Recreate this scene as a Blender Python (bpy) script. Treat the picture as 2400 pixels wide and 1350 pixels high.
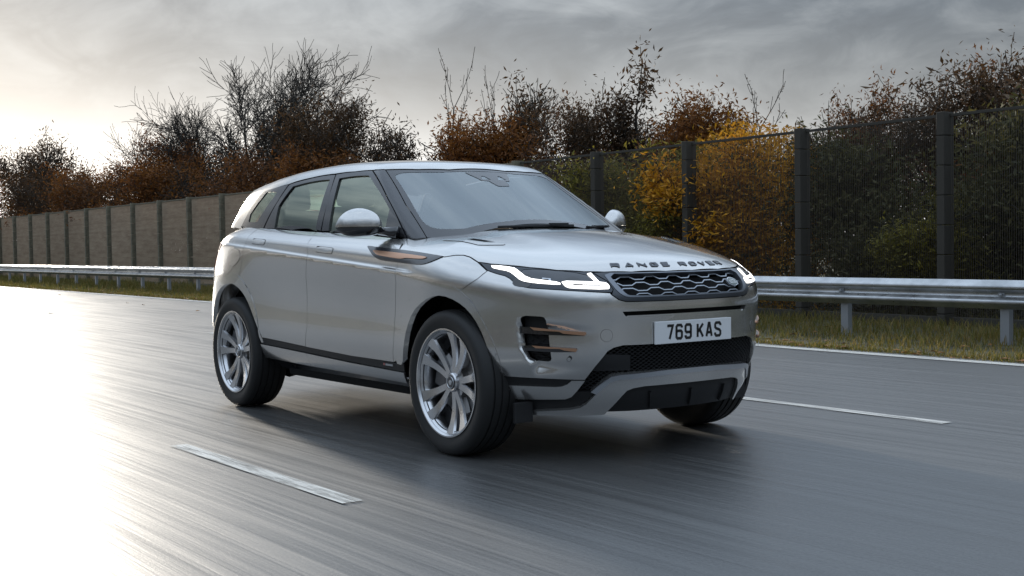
import bpy, bmesh, math, random
import numpy as np
from mathutils import Matrix, Vector
from mathutils.geometry import delaunay_2d_cdt

for o in list(bpy.data.objects): bpy.data.objects.remove(o)
S = bpy.context.scene; COL = S.collection

# ---------- camera (metres; x runs along the road the way the car drives, y to its left, z up)
cd = bpy.data.cameras.new('camera'); cam = bpy.data.objects.new('camera', cd); COL.objects.link(cam)
YAW, PITCH, ROLL = 2.51871, -.03407, -.01558
fw = Vector((math.cos(PITCH)*math.cos(YAW), math.cos(PITCH)*math.sin(YAW), math.sin(PITCH)))
rt = fw.cross(Vector((0, 0, 1))).normalized(); up = rt.cross(fw)
c_, s_ = math.cos(ROLL), math.sin(ROLL); r2 = rt*c_ + up*s_; u2 = up*c_ - rt*s_
M = Matrix((r2, u2, -fw)).transposed().to_4x4(); M.translation = Vector((5.4062, -4.3806, 1.0735)); cam.matrix_world = M
cd.sensor_width = 36; cd.lens = 2945.6/2400*36; cd.clip_start = .05; cd.clip_end = 3000
S.camera = cam

# ---------- sky: broken cloud over a Nishita sky, brightest low down the road where the veiled sun stands
SUN_AZ, SUN_EL = math.radians(171), math.radians(9)
sd = Vector((math.cos(SUN_EL)*math.cos(SUN_AZ), math.cos(SUN_EL)*math.sin(SUN_AZ), math.sin(SUN_EL)))
W = bpy.data.worlds.new('World'); S.world = W; W.use_nodes = True
wt = W.node_tree; wt.nodes.clear()
def wn(t, **k):
    n = wt.nodes.new(t)
    for a, b in k.items(): setattr(n, a, b)
    return n
def wl(a, b): wt.links.new(a, b)
def wm(op, a, b=None, clamp=False):
    n = wn('ShaderNodeMath', operation=op, use_clamp=clamp)
    for i, v in enumerate((a, b)):
        if v is None: continue
        if isinstance(v, (int, float)): n.inputs[i].default_value = v
        else: wl(v, n.inputs[i])
    return n.outputs[0]
out = wn('ShaderNodeOutputWorld'); bg = wn('ShaderNodeBackground'); wl(bg.outputs[0], out.inputs[0])
sky = wn('ShaderNodeTexSky', sky_type='NISHITA', sun_disc=False, sun_elevation=SUN_EL, sun_rotation=math.pi/2 - SUN_AZ)
tc = wn('ShaderNodeTexCoord'); sep = wn('ShaderNodeSeparateXYZ'); wl(tc.outputs['Generated'], sep.inputs[0])
ez = wm('MAXIMUM', sep.outputs[2], 0.0)
cv = wn('ShaderNodeCombineXYZ'); wl(sep.outputs[0], cv.inputs[0]); wl(sep.outputs[1], cv.inputs[1]); wl(wm('MULTIPLY', ez, 2.1), cv.inputs[2])
def wnoise(scale, det, rough, dist=0., off=0.):
    mp = wn('ShaderNodeMapping'); mp.inputs[1].default_value = (off, off*.7, 0); wl(cv.outputs[0], mp.inputs[0])
    n = wn('ShaderNodeTexNoise'); n.inputs['Scale'].default_value = scale; n.inputs['Detail'].default_value = det
    n.inputs['Roughness'].default_value = rough; n.inputs['Distortion'].default_value = dist; wl(mp.outputs[0], n.inputs['Vector']); return n.outputs[0]
n1 = wnoise(4.2, 6, .52, .5, 3.1); n2 = wnoise(11, 7, .58, .8, 7.7)
cl = wm('ADD', wm('MULTIPLY', n1, .68), wm('MULTIPLY', n2, .32))
# detail softens overhead
fl_ = wm('SUBTRACT', 1.0, wm('MULTIPLY', wm('MINIMUM', ez, .5), 1.85)); cl = wm('ADD', wm('MULTIPLY', wm('SUBTRACT', cl, .5), fl_), .5)
rp = wn('ShaderNodeValToRGB'); wl(cl, rp.inputs[0])
rp.color_ramp.elements[0].position = .42; rp.color_ramp.elements[0].color = (.075, .102, .150, 1)
rp.color_ramp.elements[1].position = .58; rp.color_ramp.elements[1].color = (.58, .64, .70, 1)
el = rp.color_ramp.elements.new(.50); el.color = (.225, .275, .34, 1)
mixs = wn('ShaderNodeMix', data_type='RGBA'); mixs.inputs[0].default_value = .93
sk = wn('ShaderNodeVectorMath', operation='SCALE'); sk.inputs['Scale'].default_value = .07; wl(sky.outputs[0], sk.inputs[0])
wl(sk.outputs[0], mixs.inputs[6])
# overcast sky: the cloud base lightens towards the zenith, where it is thinnest
ov = wn('ShaderNodeVectorMath', operation='SCALE'); wl(rp.outputs[0], ov.inputs[0]); wl(wm('MINIMUM', wm('ADD', wm('MULTIPLY', wm('MULTIPLY', ez, ez), 10.5), .13), 3.3), ov.inputs['Scale']); wl(ov.outputs[0], mixs.inputs[7])
dt = wn('ShaderNodeVectorMath', operation='DOT_PRODUCT'); dt.inputs[1].default_value = sd; wl(tc.outputs['Generated'], dt.inputs[0])
om = wm('SUBTRACT', dt.outputs['Value'], 1.0)
g1 = wm('EXPONENT', wm('MULTIPLY', om, 4.5)); g2 = wm('EXPONENT', wm('MULTIPLY', om, 110.0))
hz = wm('EXPONENT', wm('MULTIPLY', ez, -15.5))
glow = wm('ADD', wm('MULTIPLY', wm('MULTIPLY', g1, hz), 3.1), wm('MULTIPLY', g2, .10))
glow = wm('ADD', glow, wm('MULTIPLY', hz, .16))
gc = wn('ShaderNodeVectorMath', operation='SCALE'); gc.inputs[0].default_value = (1.0, .985, .955); wl(glow, gc.inputs['Scale'])
ad = wn('ShaderNodeVectorMath', operation='ADD'); wl(mixs.outputs[2], ad.inputs[0]); wl(gc.outputs[0], ad.inputs[1])
wl(ad.outputs[0], bg.inputs[0]); bg.inputs[1].default_value = 1.0
# ---------- one sun, veiled by thin cloud
sl = bpy.data.lights.new('sun', 'SUN'); sl.energy = 4.6; sl.angle = math.radians(3.0); sl.color = (1, .91, .78)
so = bpy.data.objects.new('sun', sl); COL.objects.link(so); so.rotation_euler = (-sd).to_track_quat('-Z', 'Y').to_euler()
S.view_settings.view_transform = 'Standard'; S.view_settings.look = 'None'; S.view_settings.gamma = 1
S.view_settings.use_curve_mapping = False; S.view_settings.exposure = .25
S.cycles.max_bounces = 8; S.cycles.transparent_max_bounces = 24; S.cycles.sample_clamp_indirect = 6

# ---------- helpers
RNG = np.random.default_rng(7); random.seed(7)
def link(o, parent=None):
    COL.objects.link(o)
    if parent is not None: o.parent = parent
    return o
def mesh(name, V, F, mat=None, parent=None, smooth=False, kind=None, normals=None):
    me = bpy.data.meshes.new(name); V = np.asarray(V, float)
    me.from_pydata(V.tolist(), [], [list(map(int, f)) for f in F]) if not isinstance(F, np.ndarray) else quads(me, V, F)
    if smooth or normals is not None: me.polygons.foreach_set('use_smooth', np.ones(len(me.polygons), bool))
    me.update()
    if normals is not None: me.normals_split_custom_set_from_vertices(np.asarray(normals).tolist())
    if mat: me.materials.append(mat)
    o = bpy.data.objects.new(name, me)
    if kind: o['kind'] = kind
    return link(o, parent)
def quads(me, V, F):
    n, k = F.shape
    me.vertices.add(len(V)); me.vertices.foreach_set('co', V.ravel())
    me.loops.add(n*k); me.loops.foreach_set('vertex_index', F.ravel().astype(np.int32))
    me.polygons.add(n); me.polygons.foreach_set('loop_start', np.arange(0, n*k, k, dtype=np.int32))
    me.polygons.foreach_set('loop_total', np.full(n, k, np.int32)); me.update(calc_edges=True); me.validate()
def thing(name, label, cat, loc=(0, 0, 0), group=None):
    o = bpy.data.objects.new(name, None); o.location = loc; o.empty_display_size = .2; link(o)
    return tag(o, label, cat, group)
def tag(o, label, cat, group=None):
    o['label'] = label; o['category'] = cat
    if group: o['group'] = group
    return o
class MB:
    # collects simple solids into one mesh
    def __init__(s): s.V = []; s.F = []
    def add(s, V, F):
        b = len(s.V); s.V += [tuple(v) for v in V]; s.F += [tuple(i+b for i in f) for f in F]
    def box(s, x0, x1, y0, y1, z0, z1, c=0.):
        # box with chamfered edges
        if c <= 0:
            V = [(x, y, z) for x in (x0, x1) for y in (y0, y1) for z in (z0, z1)]
            s.add(V, [(0, 1, 3, 2), (4, 6, 7, 5), (0, 4, 5, 1), (2, 3, 7, 6), (0, 2, 6, 4), (1, 5, 7, 3)]); return
        bm = bmesh.new(); bmesh.ops.create_cube(bm, size=1)
        for v in bm.verts: v.co = ((x0+x1)/2 + v.co.x*(x1-x0), (y0+y1)/2 + v.co.y*(y1-y0), (z0+z1)/2 + v.co.z*(z1-z0))
        bmesh.ops.bevel(bm, geom=bm.edges[:], offset=c, segments=2, affect='EDGES', profile=.6)
        bm.verts.index_update(); s.add([v.co[:] for v in bm.verts], [[v.index for v in f.verts] for f in bm.faces]); bm.free()
    def tube(s, pts, rad, n=8, cap=True):
        pts = [Vector(p) for p in pts]; b = len(s.V); ref = None
        for i, p in enumerate(pts):
            d = (pts[min(i+1, len(pts)-1)] - pts[max(i-1, 0)]).normalized()
            a = d.orthogonal().normalized() if ref is None else (ref - d*ref.dot(d)).normalized()
            ref = a; q = d.cross(a); r = rad[i] if isinstance(rad, (list, tuple)) else rad
            for k in range(n):
                t = 2*math.pi*k/n; s.V.append(tuple(p + (a*math.cos(t) + q*math.sin(t))*r))
        for i in range(len(pts)-1):
            for k in range(n): s.F.append((b+i*n+k, b+i*n+(k+1) % n, b+(i+1)*n+(k+1) % n, b+(i+1)*n+k))
        if cap: s.F.append(tuple(b+k for k in range(n))[::-1]); s.F.append(tuple(b+(len(pts)-1)*n+k for k in range(n)))
    def lathe(s, prof, axis='y', c=(0, 0, 0), n=64, a0=0., a1=2*math.pi):
        # prof: (offset along axis, radius)
        b = len(s.V); full = abs(a1-a0-2*math.pi) < 1e-6; m = n if full else n+1
        for i in range(m):
            t = a0 + (a1-a0)*i/n
            for (h, r) in prof: s.V.append((c[0]+r*math.cos(t), c[1]+h, c[2]+r*math.sin(t)))
        k = len(prof)
        for i in range(n):
            j = (i+1) % m
            for q in range(k-1): s.F.append((b+i*k+q, b+j*k+q, b+j*k+q+1, b+i*k+q+1))
    def build(s, name, mat=None, parent=None, smooth=False, kind=None, fix=True):
        o = mesh(name, s.V, s.F, mat, parent, smooth, kind)
        if fix:
            bm = bmesh.new(); bm.from_mesh(o.data); bmesh.ops.recalc_face_normals(bm, faces=bm.faces[:]); bm.to_mesh(o.data); bm.free()
        return o
def autosmooth(o, deg=35):
    me = o.data; me.polygons.foreach_set('use_smooth', np.ones(len(me.polygons), bool))
    bm = bmesh.new(); bm.from_mesh(me)
    for e in bm.edges:
        if len(e.link_faces) == 2 and e.calc_face_angle(0) > math.radians(deg): e.smooth = False
    bm.to_mesh(me); bm.free(); return o

# ---------- materials
def mat(name, base=(.5, .5, .5), rough=.5, metal=0., spec=.5, coat=0., coat_r=.03, emis=None, es=1.0, **kw):
    m = bpy.data.materials.new(name); m.use_nodes = True; b = m.node_tree.nodes['Principled BSDF']
    b.inputs['Base Color'].default_value = (*base, 1); b.inputs['Roughness'].default_value = rough; b.inputs['Metallic'].default_value = metal
    b.inputs['Specular IOR Level'].default_value = spec; b.inputs['Coat Weight'].default_value = coat; b.inputs['Coat Roughness'].default_value = coat_r
    if emis: b.inputs['Emission Color'].default_value = (*emis, 1); b.inputs['Emission Strength'].default_value = es
    return m
class NT:
    def __init__(s, m): s.t = m.node_tree; s.b = s.t.nodes.get('Principled BSDF')
    def n(s, t, **k):
        x = s.t.nodes.new(t)
        for a, b in k.items(): setattr(x, a, b)
        return x
    def l(s, a, b): s.t.links.new(a, b)
    def coord(s, scale=(1, 1, 1), which='Object'):
        c = s.n('ShaderNodeTexCoord'); mp = s.n('ShaderNodeMapping'); mp.inputs[3].default_value = scale; s.l(c.outputs[which], mp.inputs[0]); return mp.outputs[0]
    def noise(s, vec, scale, det=4, rough=.55, dist=0.):
        x = s.n('ShaderNodeTexNoise'); x.inputs['Scale'].default_value = scale; x.inputs['Detail'].default_value = det
        x.inputs['Roughness'].default_value = rough; x.inputs['Distortion'].default_value = dist; s.l(vec, x.inputs['Vector']); return x.outputs[0]
    def ramp(s, v, stops):
        r = s.n('ShaderNodeValToRGB'); s.l(v, r.inputs[0]); e = r.color_ramp.elements
        e[0].position, e[0].color = stops[0][0], (*stops[0][1], 1); e[1].position, e[1].color = stops[-1][0], (*stops[-1][1], 1)
        for p, c in stops[1:-1]: q = e.new(p); q.color = (*c, 1)
        return r.outputs[0]
    def map(s, v, a, b, c, d):
        x = s.n('ShaderNodeMapRange'); s.l(v, x.inputs[0])
        for i, q in enumerate((a, b, c, d)): x.inputs[i+1].default_value = q
        return x.outputs[0]
    def bump(s, v, strength, dist):
        x = s.n('ShaderNodeBump'); x.inputs['Strength'].default_value = strength; x.inputs['Distance'].default_value = dist; s.l(v, x.inputs['Height']); s.l(x.outputs[0], s.b.inputs['Normal']); return x
    def mixc(s, f, a, b, blend='MIX'):
        x = s.n('ShaderNodeMix', data_type='RGBA', blend_type=blend)
        for i, v in ((0, f), (6, a), (7, b)):
            if isinstance(v, (int, float)): x.inputs[i].default_value = v
            elif isinstance(v, tuple): x.inputs[i].default_value = (*v, 1)
            else: s.l(v, x.inputs[i])
        return x.outputs[2]
# ================= the road and what lines it
def off(x):
    # the verge drifts gently away from the lane far behind the car
    x = np.asarray(x, float); return .6*(1 - np.exp(-np.maximum(-3 - x, 0)/14))
def asphalt():
    m = mat('wet_asphalt', (.04, .04, .042), .3, spec=.5); t = NT(m)
    st = t.coord((.16, 13, 1)); fine = t.coord((.45, 48, 1)); iso = t.coord()
    a = t.noise(st, 1.0, 5, .6); b = t.noise(fine, 1.0, 3, .6); g = t.noise(iso, 90, 3, .7); p = t.noise(iso, .35, 4, .6)
    mm = t.mixc(.5, a, b); col = t.ramp(mm, [(.34, (.030, .030, .032)), (.5, (.047, .047, .048)), (.66, (.072, .071, .069))])
    col = t.mixc(t.map(g, .40, .68, 0, .75), col, (.12, .118, .112)); t.l(col, t.b.inputs['Base Color'])
    r = t.n('ShaderNodeMath', operation='MULTIPLY_ADD'); t.l(mm, r.inputs[0]); r.inputs[1].default_value = .42; t.l(t.map(p, .3, .7, .16, .32), r.inputs[2]); t.l(r.outputs[0], t.b.inputs['Roughness'])
    h = t.n('ShaderNodeMath', operation='ADD'); h2 = t.n('ShaderNodeMath', operation='MULTIPLY'); t.l(g, h2.inputs[0]); h2.inputs[1].default_value = .5
    t.l(b, h.inputs[0]); t.l(h2.outputs[0], h.inputs[1]); t.bump(h.outputs[0], .40, .008); t.b.inputs['Coat Weight'].default_value = 1; t.b.inputs['Coat IOR'].default_value = 1.5; t.l(t.map(mm, .36, .64, .28, .46), t.b.inputs['Coat Roughness'])
    return m
def soil():
    m = mat('verge_soil', (.06, .05, .03), .9); t = NT(m); v = t.coord(); a = t.noise(v, 2.2, 6, .65)
    t.l(t.ramp(a, [(.3, (.030, .024, .014)), (.5, (.055, .050, .020)), (.7, (.075, .075, .022))]), t.b.inputs['Base Color']); t.bump(t.noise(v, 18, 5, .7), .6, .04); return m
def paint(worn):
    m = mat('road_paint', (.72, .71, .66), .38); t = NT(m); v = t.coord((.6, 12, 1)); a = t.noise(v, 2.2, 5, .7); w_ = t.noise(t.coord((1.2, 13, 1)), 1.8, 6, .75); tr = t.n('ShaderNodeBsdfTransparent'); mx = t.n('ShaderNodeMixShader'); t.l(t.map(w_, .40, .56, worn, 0), mx.inputs[0]); o_ = t.t.nodes['Material Output']; t.l(t.b.outputs[0], mx.inputs[1]); t.l(tr.outputs[0], mx.inputs[2]); t.l(mx.outputs[0], o_.inputs[0])
    t.l(t.ramp(a, [(.32, (.20, .20, .19)), (.44, (.62, .61, .57)), (.66, (.74, .73, .69))]), t.b.inputs['Base Color']); t.bump(t.noise(t.coord(), 70, 3, .6), .3, .004); return m
M_ROAD, M_SOIL, M_PAINT, M_WORN = asphalt(), soil(), paint(.35), paint(.6)
def strip(name, m, xs, y0, y1, z, kind='structure'):
    xs = np.asarray(xs, float); a = y0(xs) if callable(y0) else np.full(len(xs), y0); b = y1(xs) if callable(y1) else np.full(len(xs), y1)
    V = np.concatenate([np.stack([xs, a, np.full(len(xs), z)], 1), np.stack([xs, b, np.full(len(xs), z)], 1)]); n = len(xs)
    return mesh(name, V, [(i, i+1, n+i+1, n+i) for i in range(n-1)], m, kind=kind)
def wavy(xs, y0, y1, rise, name):
    ys = np.linspace(0, 1, 14); V = []; n = len(xs)
    for s in ys:
        for x in xs:
            y = y0 + off(x) + s*(y1-y0); V.append((x, y, -.012 + rise*s**1.4 + .03*math.sin(x*1.3+y*2.1)*min(1, s*6)*.6))
    return mesh(name, V, [(j*n+i, j*n+i+1, (j+1)*n+i+1, (j+1)*n+i) for j in range(13) for i in range(n-1)], M_SOIL, smooth=True, kind='structure')
g = mesh('ground', [(-1500, -1500, -.06), (1500, -1500, -.06), (1500, 1500, -.06), (-1500, 1500, -.06)], [(0, 1, 2, 3)], M_SOIL, kind='structure')
XS = np.concatenate([np.linspace(-300, -60, 13), np.linspace(-58, 2, 61), np.linspace(6, 60, 6)])
strip('road', M_ROAD, XS, -9.6, lambda x: 5.42 + off(x), 0)
wavy(XS, 5.40, 30, .35, 'verge')
strip('edge_line', M_PAINT, XS, lambda x: 5.10 + off(x), lambda x: 5.27 + off(x), .006)
for (y, e) in ((1.89, .98), (-1.87, .74)):
    for k in range(6):
        x1 = e - 9*k; mesh('lane_marking', [(x1-2.0, y-.05, .005), (x1, y-.05, .005), (x1, y+.05, .005), (x1-2.0, y+.05, .005)], [(0, 1, 2, 3)], M_WORN, kind='structure')

# ---------- grass of the verge
def leafmat(name, cols, rough=.75, transl=.35):
    m = mat(name, cols[0], rough); t = NT(m); gi = t.n('ShaderNodeNewGeometry')
    big = t.noise(t.coord(which='Object'), .9, 3, .6); ms = t.n('ShaderNodeMath', operation='MULTIPLY_ADD'); t.l(gi.outputs['Random Per Island'], ms.inputs[0]); ms.inputs[1].default_value = .62
    t.l(t.map(big, .3, .7, 0, .38), ms.inputs[2])
    k = len(cols); col = t.ramp(ms.outputs[0], [(i/(k-1), c) for i, c in enumerate(cols)]); t.l(col, t.b.inputs['Base Color'])
    tr = t.n('ShaderNodeBsdfTranslucent'); t.l(col, tr.inputs[0]); mx = t.n('ShaderNodeMixShader'); mx.inputs[0].default_value = transl
    o = t.t.nodes['Material Output']; t.l(t.b.outputs[0], mx.inputs[1]); t.l(tr.outputs[0], mx.inputs[2]); t.l(mx.outputs[0], o.inputs[0]); return m
M_GRASS = leafmat('verge_grass', [(.075, .062, .016), (.16, .125, .026), (.11, .115, .020), (.26, .185, .055), (.20, .135, .05)])
def blades(name, n, xr, yr, hr, wr, m):
    x = RNG.uniform(*xr, n); s = RNG.uniform(0, 1, n); y = yr[0] + s*(yr[1]-yr[0]); y = y + off(x)
    clump = .65 + .7*(np.sin(x*2.3 + y*1.7)*np.sin(x*.9 - y*2.9)*.5 + .5)
    h = RNG.uniform(*hr, n)*clump*(.45 + .8*np.clip(s*2.2, 0, 1)); w = RNG.uniform(*wr, n); a = RNG.uniform(0, 2*np.pi, n); le = RNG.uniform(.15, .8, n)*h; b = RNG.uniform(0, 2*np.pi, n)
    z0 = .35*np.clip(s*(yr[1]-yr[0])/24.6, 0, 1)**1.4 - .02
    ca, sa = np.cos(a)*w/2, np.sin(a)*w/2; lx, ly = np.cos(b)*le, np.sin(b)*le
    P = [(x-ca, y-sa, z0), (x+ca, y+sa, z0), (x+ca*.8+lx*.35, y+sa*.8+ly*.35, z0+h*.6), (x-ca*.8+lx*.35, y-sa*.8+ly*.35, z0+h*.6), (x+lx, y+ly, z0+h*.95)]
    V = np.stack([np.stack(p, 1) for p in P], 1).reshape(-1, 3); i = np.arange(n)[:, None]*5
    me_f = np.concatenate([np.concatenate([i, i+1, i+2], 1), np.concatenate([i, i+2, i+3], 1), np.concatenate([i+3, i+2, i+4], 1)])
    return V, me_f
Vs, Fs, b0 = [], [], 0
for n, xr, yr, hr, wr in ((16000, (-10, 1.5), (5.36, 9.2), (.04, .13), (.006, .012)), (20000, (-28, -10), (5.36, 9.2), (.05, .15), (.008, .016)), (16000, (-60, -28), (5.36, 9.2), (.06, .19), (.012, .026)), (5000, (-10, 1.5), (5.30, 5.7), (.03, .07), (.006, .012)), (5000, (-45, -10), (5.30, 5.7), (.03, .08), (.01, .02))):
    V, F = blades('', n, xr, yr, hr, wr, None); Vs.append(V); Fs.append(F+b0); b0 += len(V)
mesh('grass', np.concatenate(Vs), np.concatenate(Fs), M_GRASS, kind='stuff')
# fallen leaves on the verge edge and the wet tarmac
M_FALL = leafmat('fallen_leaf', [(.20, .075, .018), (.28, .13, .03), (.11, .05, .02)], transl=.1)
n = 420; x = RNG.uniform(-45, 1, n); onroad = RNG.random(n) < .06; x = np.where(onroad, RNG.uniform(-45, -15, n), x); y = np.where(onroad, RNG.uniform(0, 5, n), 5.25 + off(x) + RNG.exponential(.45, n)); a = RNG.uniform(0, 6.28, n); r = RNG.uniform(.03, .055, n); z = np.full(n, .012)
P = [np.stack([x+np.cos(a+q)*r*k, y+np.sin(a+q)*r*k, z+dz], 1) for q, k, dz in ((0, 1.2, .004), (1.57, .7, .02), (3.14, 1.2, .003), (4.71, .7, .012))]
mesh('fallen_leaves', np.stack(P, 1).reshape(-1, 3), np.arange(n*4).reshape(n, 4), M_FALL, kind='stuff')

# ---------- crash barrier: W-beam sections and their posts
M_GALV = mat('galvanised_steel', (.46, .47, .48), .34, .9); t = NT(M_GALV); v = t.coord()
t.l(t.ramp(t.noise(v, 3, 5, .6), [(.3, (.34, .35, .36)), (.7, (.58, .59, .60))]), t.b.inputs['Base Color']); t.l(t.map(t.noise(v, 9, 4, .6), .3, .7, .22, .48), t.b.inputs['Roughness'])
M_POST = mat('post_steel', (.33, .35, .38), .5, .6)
rail = thing('guardrail', 'galvanised steel W-beam crash barrier on short posts along the verge', 'guardrail', (-20, 7.0, 0))
WP = [(.030, .650), (.004, .646), (-.006, .632), (-.022, .612), (-.052, .600), (-.060, .586), (-.060, .566), (-.048, .552), (-.014, .532), (0, .515), (0, .490), (-.014, .473), (-.048, .453), (-.060, .439), (-.060, .419), (-.052, .405), (-.022, .393), (-.006, .374), (.004, .360), (.030, .356)]
def beam(x0, x1, lap):
    V = []; F = []; k = len(WP); xs = np.linspace(x0, x1, 3)
    for s in (0, 1):
        for x in xs:
            for (dy, z) in WP: V.append((x+20, 6.90 + float(off(x)) + dy + s*.006 + lap - 7.0, z))
    m = 3*k
    for s in (0, 1):
        for i in range(2):
            for q in range(k-1): F.append((s*m+i*k+q, s*m+(i+1)*k+q, s*m+(i+1)*k+q+1, s*m+i*k+q+1))
    for i in (0, 2):
        for q in range(k-1): F.append((i*k+q, i*k+q+1, m+i*k+q+1, m+i*k+q))
    o = mesh('rail_beam', V, F, M_GALV, rail); return autosmooth(o, 50)
xe = 4.10
while xe > -75: beam(xe-4.16, xe, .002 if int(xe) % 2 else -.002); xe -= 4.08
pm = None
for k in range(36):
    x = 2.16 - 2.04*k
    if pm is None:
        b = MB(); b.box(-.05, .05, .0, .012, -.1, .60); b.box(-.05, -.042, .012, .07, -.1, .60); b.box(.042, .05, .012, .07, -.1, .60); b.box(-.035, .035, -.055, .0, .44, .57)
        o = b.build('post', M_POST, rail); pm = o.data
    else: o = link(bpy.data.objects.new('post', pm), rail)
    o.location = (x+20, 6.945 + float(off(x)) - 7.0, 0)
    bb = bpy.data.objects.new('bolt', bpy.data.meshes['bolt']) if 'bolt' in bpy.data.meshes else None
    if bb is None:
        b = MB(); b.lathe([(0, .018), (-.012, .016), (-.016, .001)], n=8); bb = b.build('bolt', M_POST, None); COL.objects.unlink(bb)
    link(bb, o); bb.location = (0, -.058, .502)

# ---------- noise fence: fine upright slats between block posts
M_SLAT = mat('lit_slats', (.10, .082, .062), .8); t = NT(M_SLAT); v = t.coord((.7, .7, 5)); a = t.noise(v, 1.6, 5, .7)
t.l(t.ramp(a, [(.28, (.27, .195, .135)), (.5, (.41, .31, .22)), (.72, (.52, .42, .30))]), t.b.inputs['Base Color'])  # paler lit copy: light on the far panels is put into the colour
M_SLAT_SHADED = mat('shaded_slats', (.075, .062, .048), .85); M_POST_SHADED = mat('shaded_fence_post', (.045, .040, .032), .85)  # shaded copies for the near slats and posts, shade put into the colour
M_FPOST = mat('fence_post', (.10, .09, .065), .85); t = NT(M_FPOST); t.l(t.ramp(t.noise(t.coord(), 6, 5, .7), [(.3, (.09, .080, .055)), (.7, (.20, .18, .125))]), t.b.inputs['Base Color'])
FY = 8.8; FX = 40.0; H = 2.58
fence = thing('noise_fence', 'tall brown slatted noise fence with regular upright posts beyond the crash barrier', 'fence', (-FX, FY, 0))
posts = [3.2 + .0, .85, -1.5, -3.92, -6.24, -8.53, -10.78] + [-10.78 - 2.32*k for k in range(1, 7)] + [-27.02 - 2.43*k for k in range(0, 16)]
pmesh = None; smesh = {}
for i, x in enumerate(posts):
    y = FY + float(off(x))
    if pmesh is None:
        b = MB(); z = -.2
        while z < H-.02: b.box(-.055, .055, -.13, .07, z, min(z+.352, H+.02), .008); z += .36
        pmesh = b.build('fence_post', M_FPOST, fence, fix=False); pmesh.location = (x+FX, y-FY, 0); pmesh = pmesh.data
    else: o = link(bpy.data.objects.new('fence_post', pmesh), fence); o.location = (x+FX, y-FY, 0)
    if i == 0: dmesh = pmesh.copy(); dmesh.materials.clear(); dmesh.materials.append(M_POST_SHADED); [q for q in fence.children][0].data = dmesh
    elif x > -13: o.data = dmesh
    if i+1 < len(posts):
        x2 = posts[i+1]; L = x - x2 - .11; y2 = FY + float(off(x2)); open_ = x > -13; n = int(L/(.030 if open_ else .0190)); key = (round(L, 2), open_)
        if key not in smesh:
            b = MB(); V = []; F = []
            for k in range(n):
                c = -(k+.5)*L/n; jy = random.uniform(-.001, .001)
                for zz in (.05, H-.035): V += [(c-.0011, -.0036+jy, zz), (c+.0011, -.0036+jy, zz), (c+.0011, .0036+jy, zz), (c-.0011, .0036+jy, zz)]
                q = 8*k; F += [(q, q+1, q+5, q+4), (q+1, q+2, q+6, q+5), (q+2, q+3, q+7, q+6), (q+3, q, q+4, q+7)]
            b.add(V, F); smesh[key] = b.build('slat_screen', M_SLAT_SHADED if open_ else M_SLAT, None, fix=False); COL.objects.unlink(smesh[key])
            b = MB(); b.box(-L, 0, -.012, .012, H-.036, H, .003); smesh[(key, 'c')] = b.build('top_rail', M_POST_SHADED if open_ else M_FPOST, None); COL.objects.unlink(smesh[(key, 'c')])
            b = MB(); b.box(-L, 0, -.03, .03, -.1, .12, .004); smesh[(key, 'g')] = b.build('gravel_board', M_POST_SHADED if open_ else M_FPOST, None); COL.objects.unlink(smesh[(key, 'g')])
        for kk in (key, (key, 'c'), (key, 'g')):
            src = smesh[kk]; o = link(bpy.data.objects.new(src.name.split('.')[0], src.data), fence)
            o.location = (x-.055+FX, y-FY, 0); o.rotation_euler = (0, 0, math.atan2(y2-y, x2-x) - math.pi if y2 != y else 0)
            if kk == key: o['kind'] = 'stuff'

# ---------- trees and shrubs beyond the fence
def bark(name, a, b):
    m = mat(name, a, .9); t = NT(m); t.l(t.ramp(t.noise(t.coord((1, 1, .3)), 9, 5, .7), [(.3, a), (.7, b)]), t.b.inputs['Base Color']); return m
M_BARK = bark('dark_bark', (.020, .017, .014), (.055, .048, .040))
def branches(seed, h, r0, lean, levels, fork, spread, up_, twist=.35, first=.25, nseg=5, shrink=.62):
    # skeleton of a tree: list of polylines with radii, plus twig ends
    rg = random.Random(seed); lines = []; ends = []
    def go(p, d, L, r, lv):
        pts = [p.copy()]; rad = [r]; q = p.copy(); dd = d.copy(); n = nseg if lv == 0 else max(3, nseg-1)
        for i in range(n):
            dd = (dd + Vector((rg.gauss(0, 1), rg.gauss(0, 1), rg.gauss(0, 1)))*twist*.28 + Vector((0, 0, up_*.12))).normalized()
            q = q + dd*L/n; pts.append(q.copy()); rad.append(r*(1 - (i+1)/n*(.55 if lv < levels else .85)))
            if lv < levels and (i+1)/n > (first if lv == 0 else .2):
                for _ in range(fork[min(lv, len(fork)-1)]):
                    ax = Vector((rg.gauss(0, 1), rg.gauss(0, 1), rg.gauss(0, .6))); ax = (ax - dd*ax.dot(dd)).normalized(); sp = spread*rg.uniform(.7, 1.3)
                    go(q, (dd*math.cos(sp) + ax*math.sin(sp)).normalized(), L*shrink*rg.uniform(.65, 1.1), rad[-1]*.62, lv+1)
        lines.append((pts, rad, lv))
        if lv >= levels-1: ends.append((pts, lv))
    go(Vector((0, 0, 0)), Vector((lean, 0, 1)).normalized(), h, r0, 0); return lines, ends
def wood(name, lines, m, sides=(7, 5, 4, 3, 3)):
    b = MB()
    for pts, rad, lv in lines: b.tube(pts, [max(r, .0085) for r in rad], sides[min(lv, 4)], cap=False)
    o = b.build(name, m, None, smooth=True, fix=False); COL.objects.unlink(o); return o.data
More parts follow.
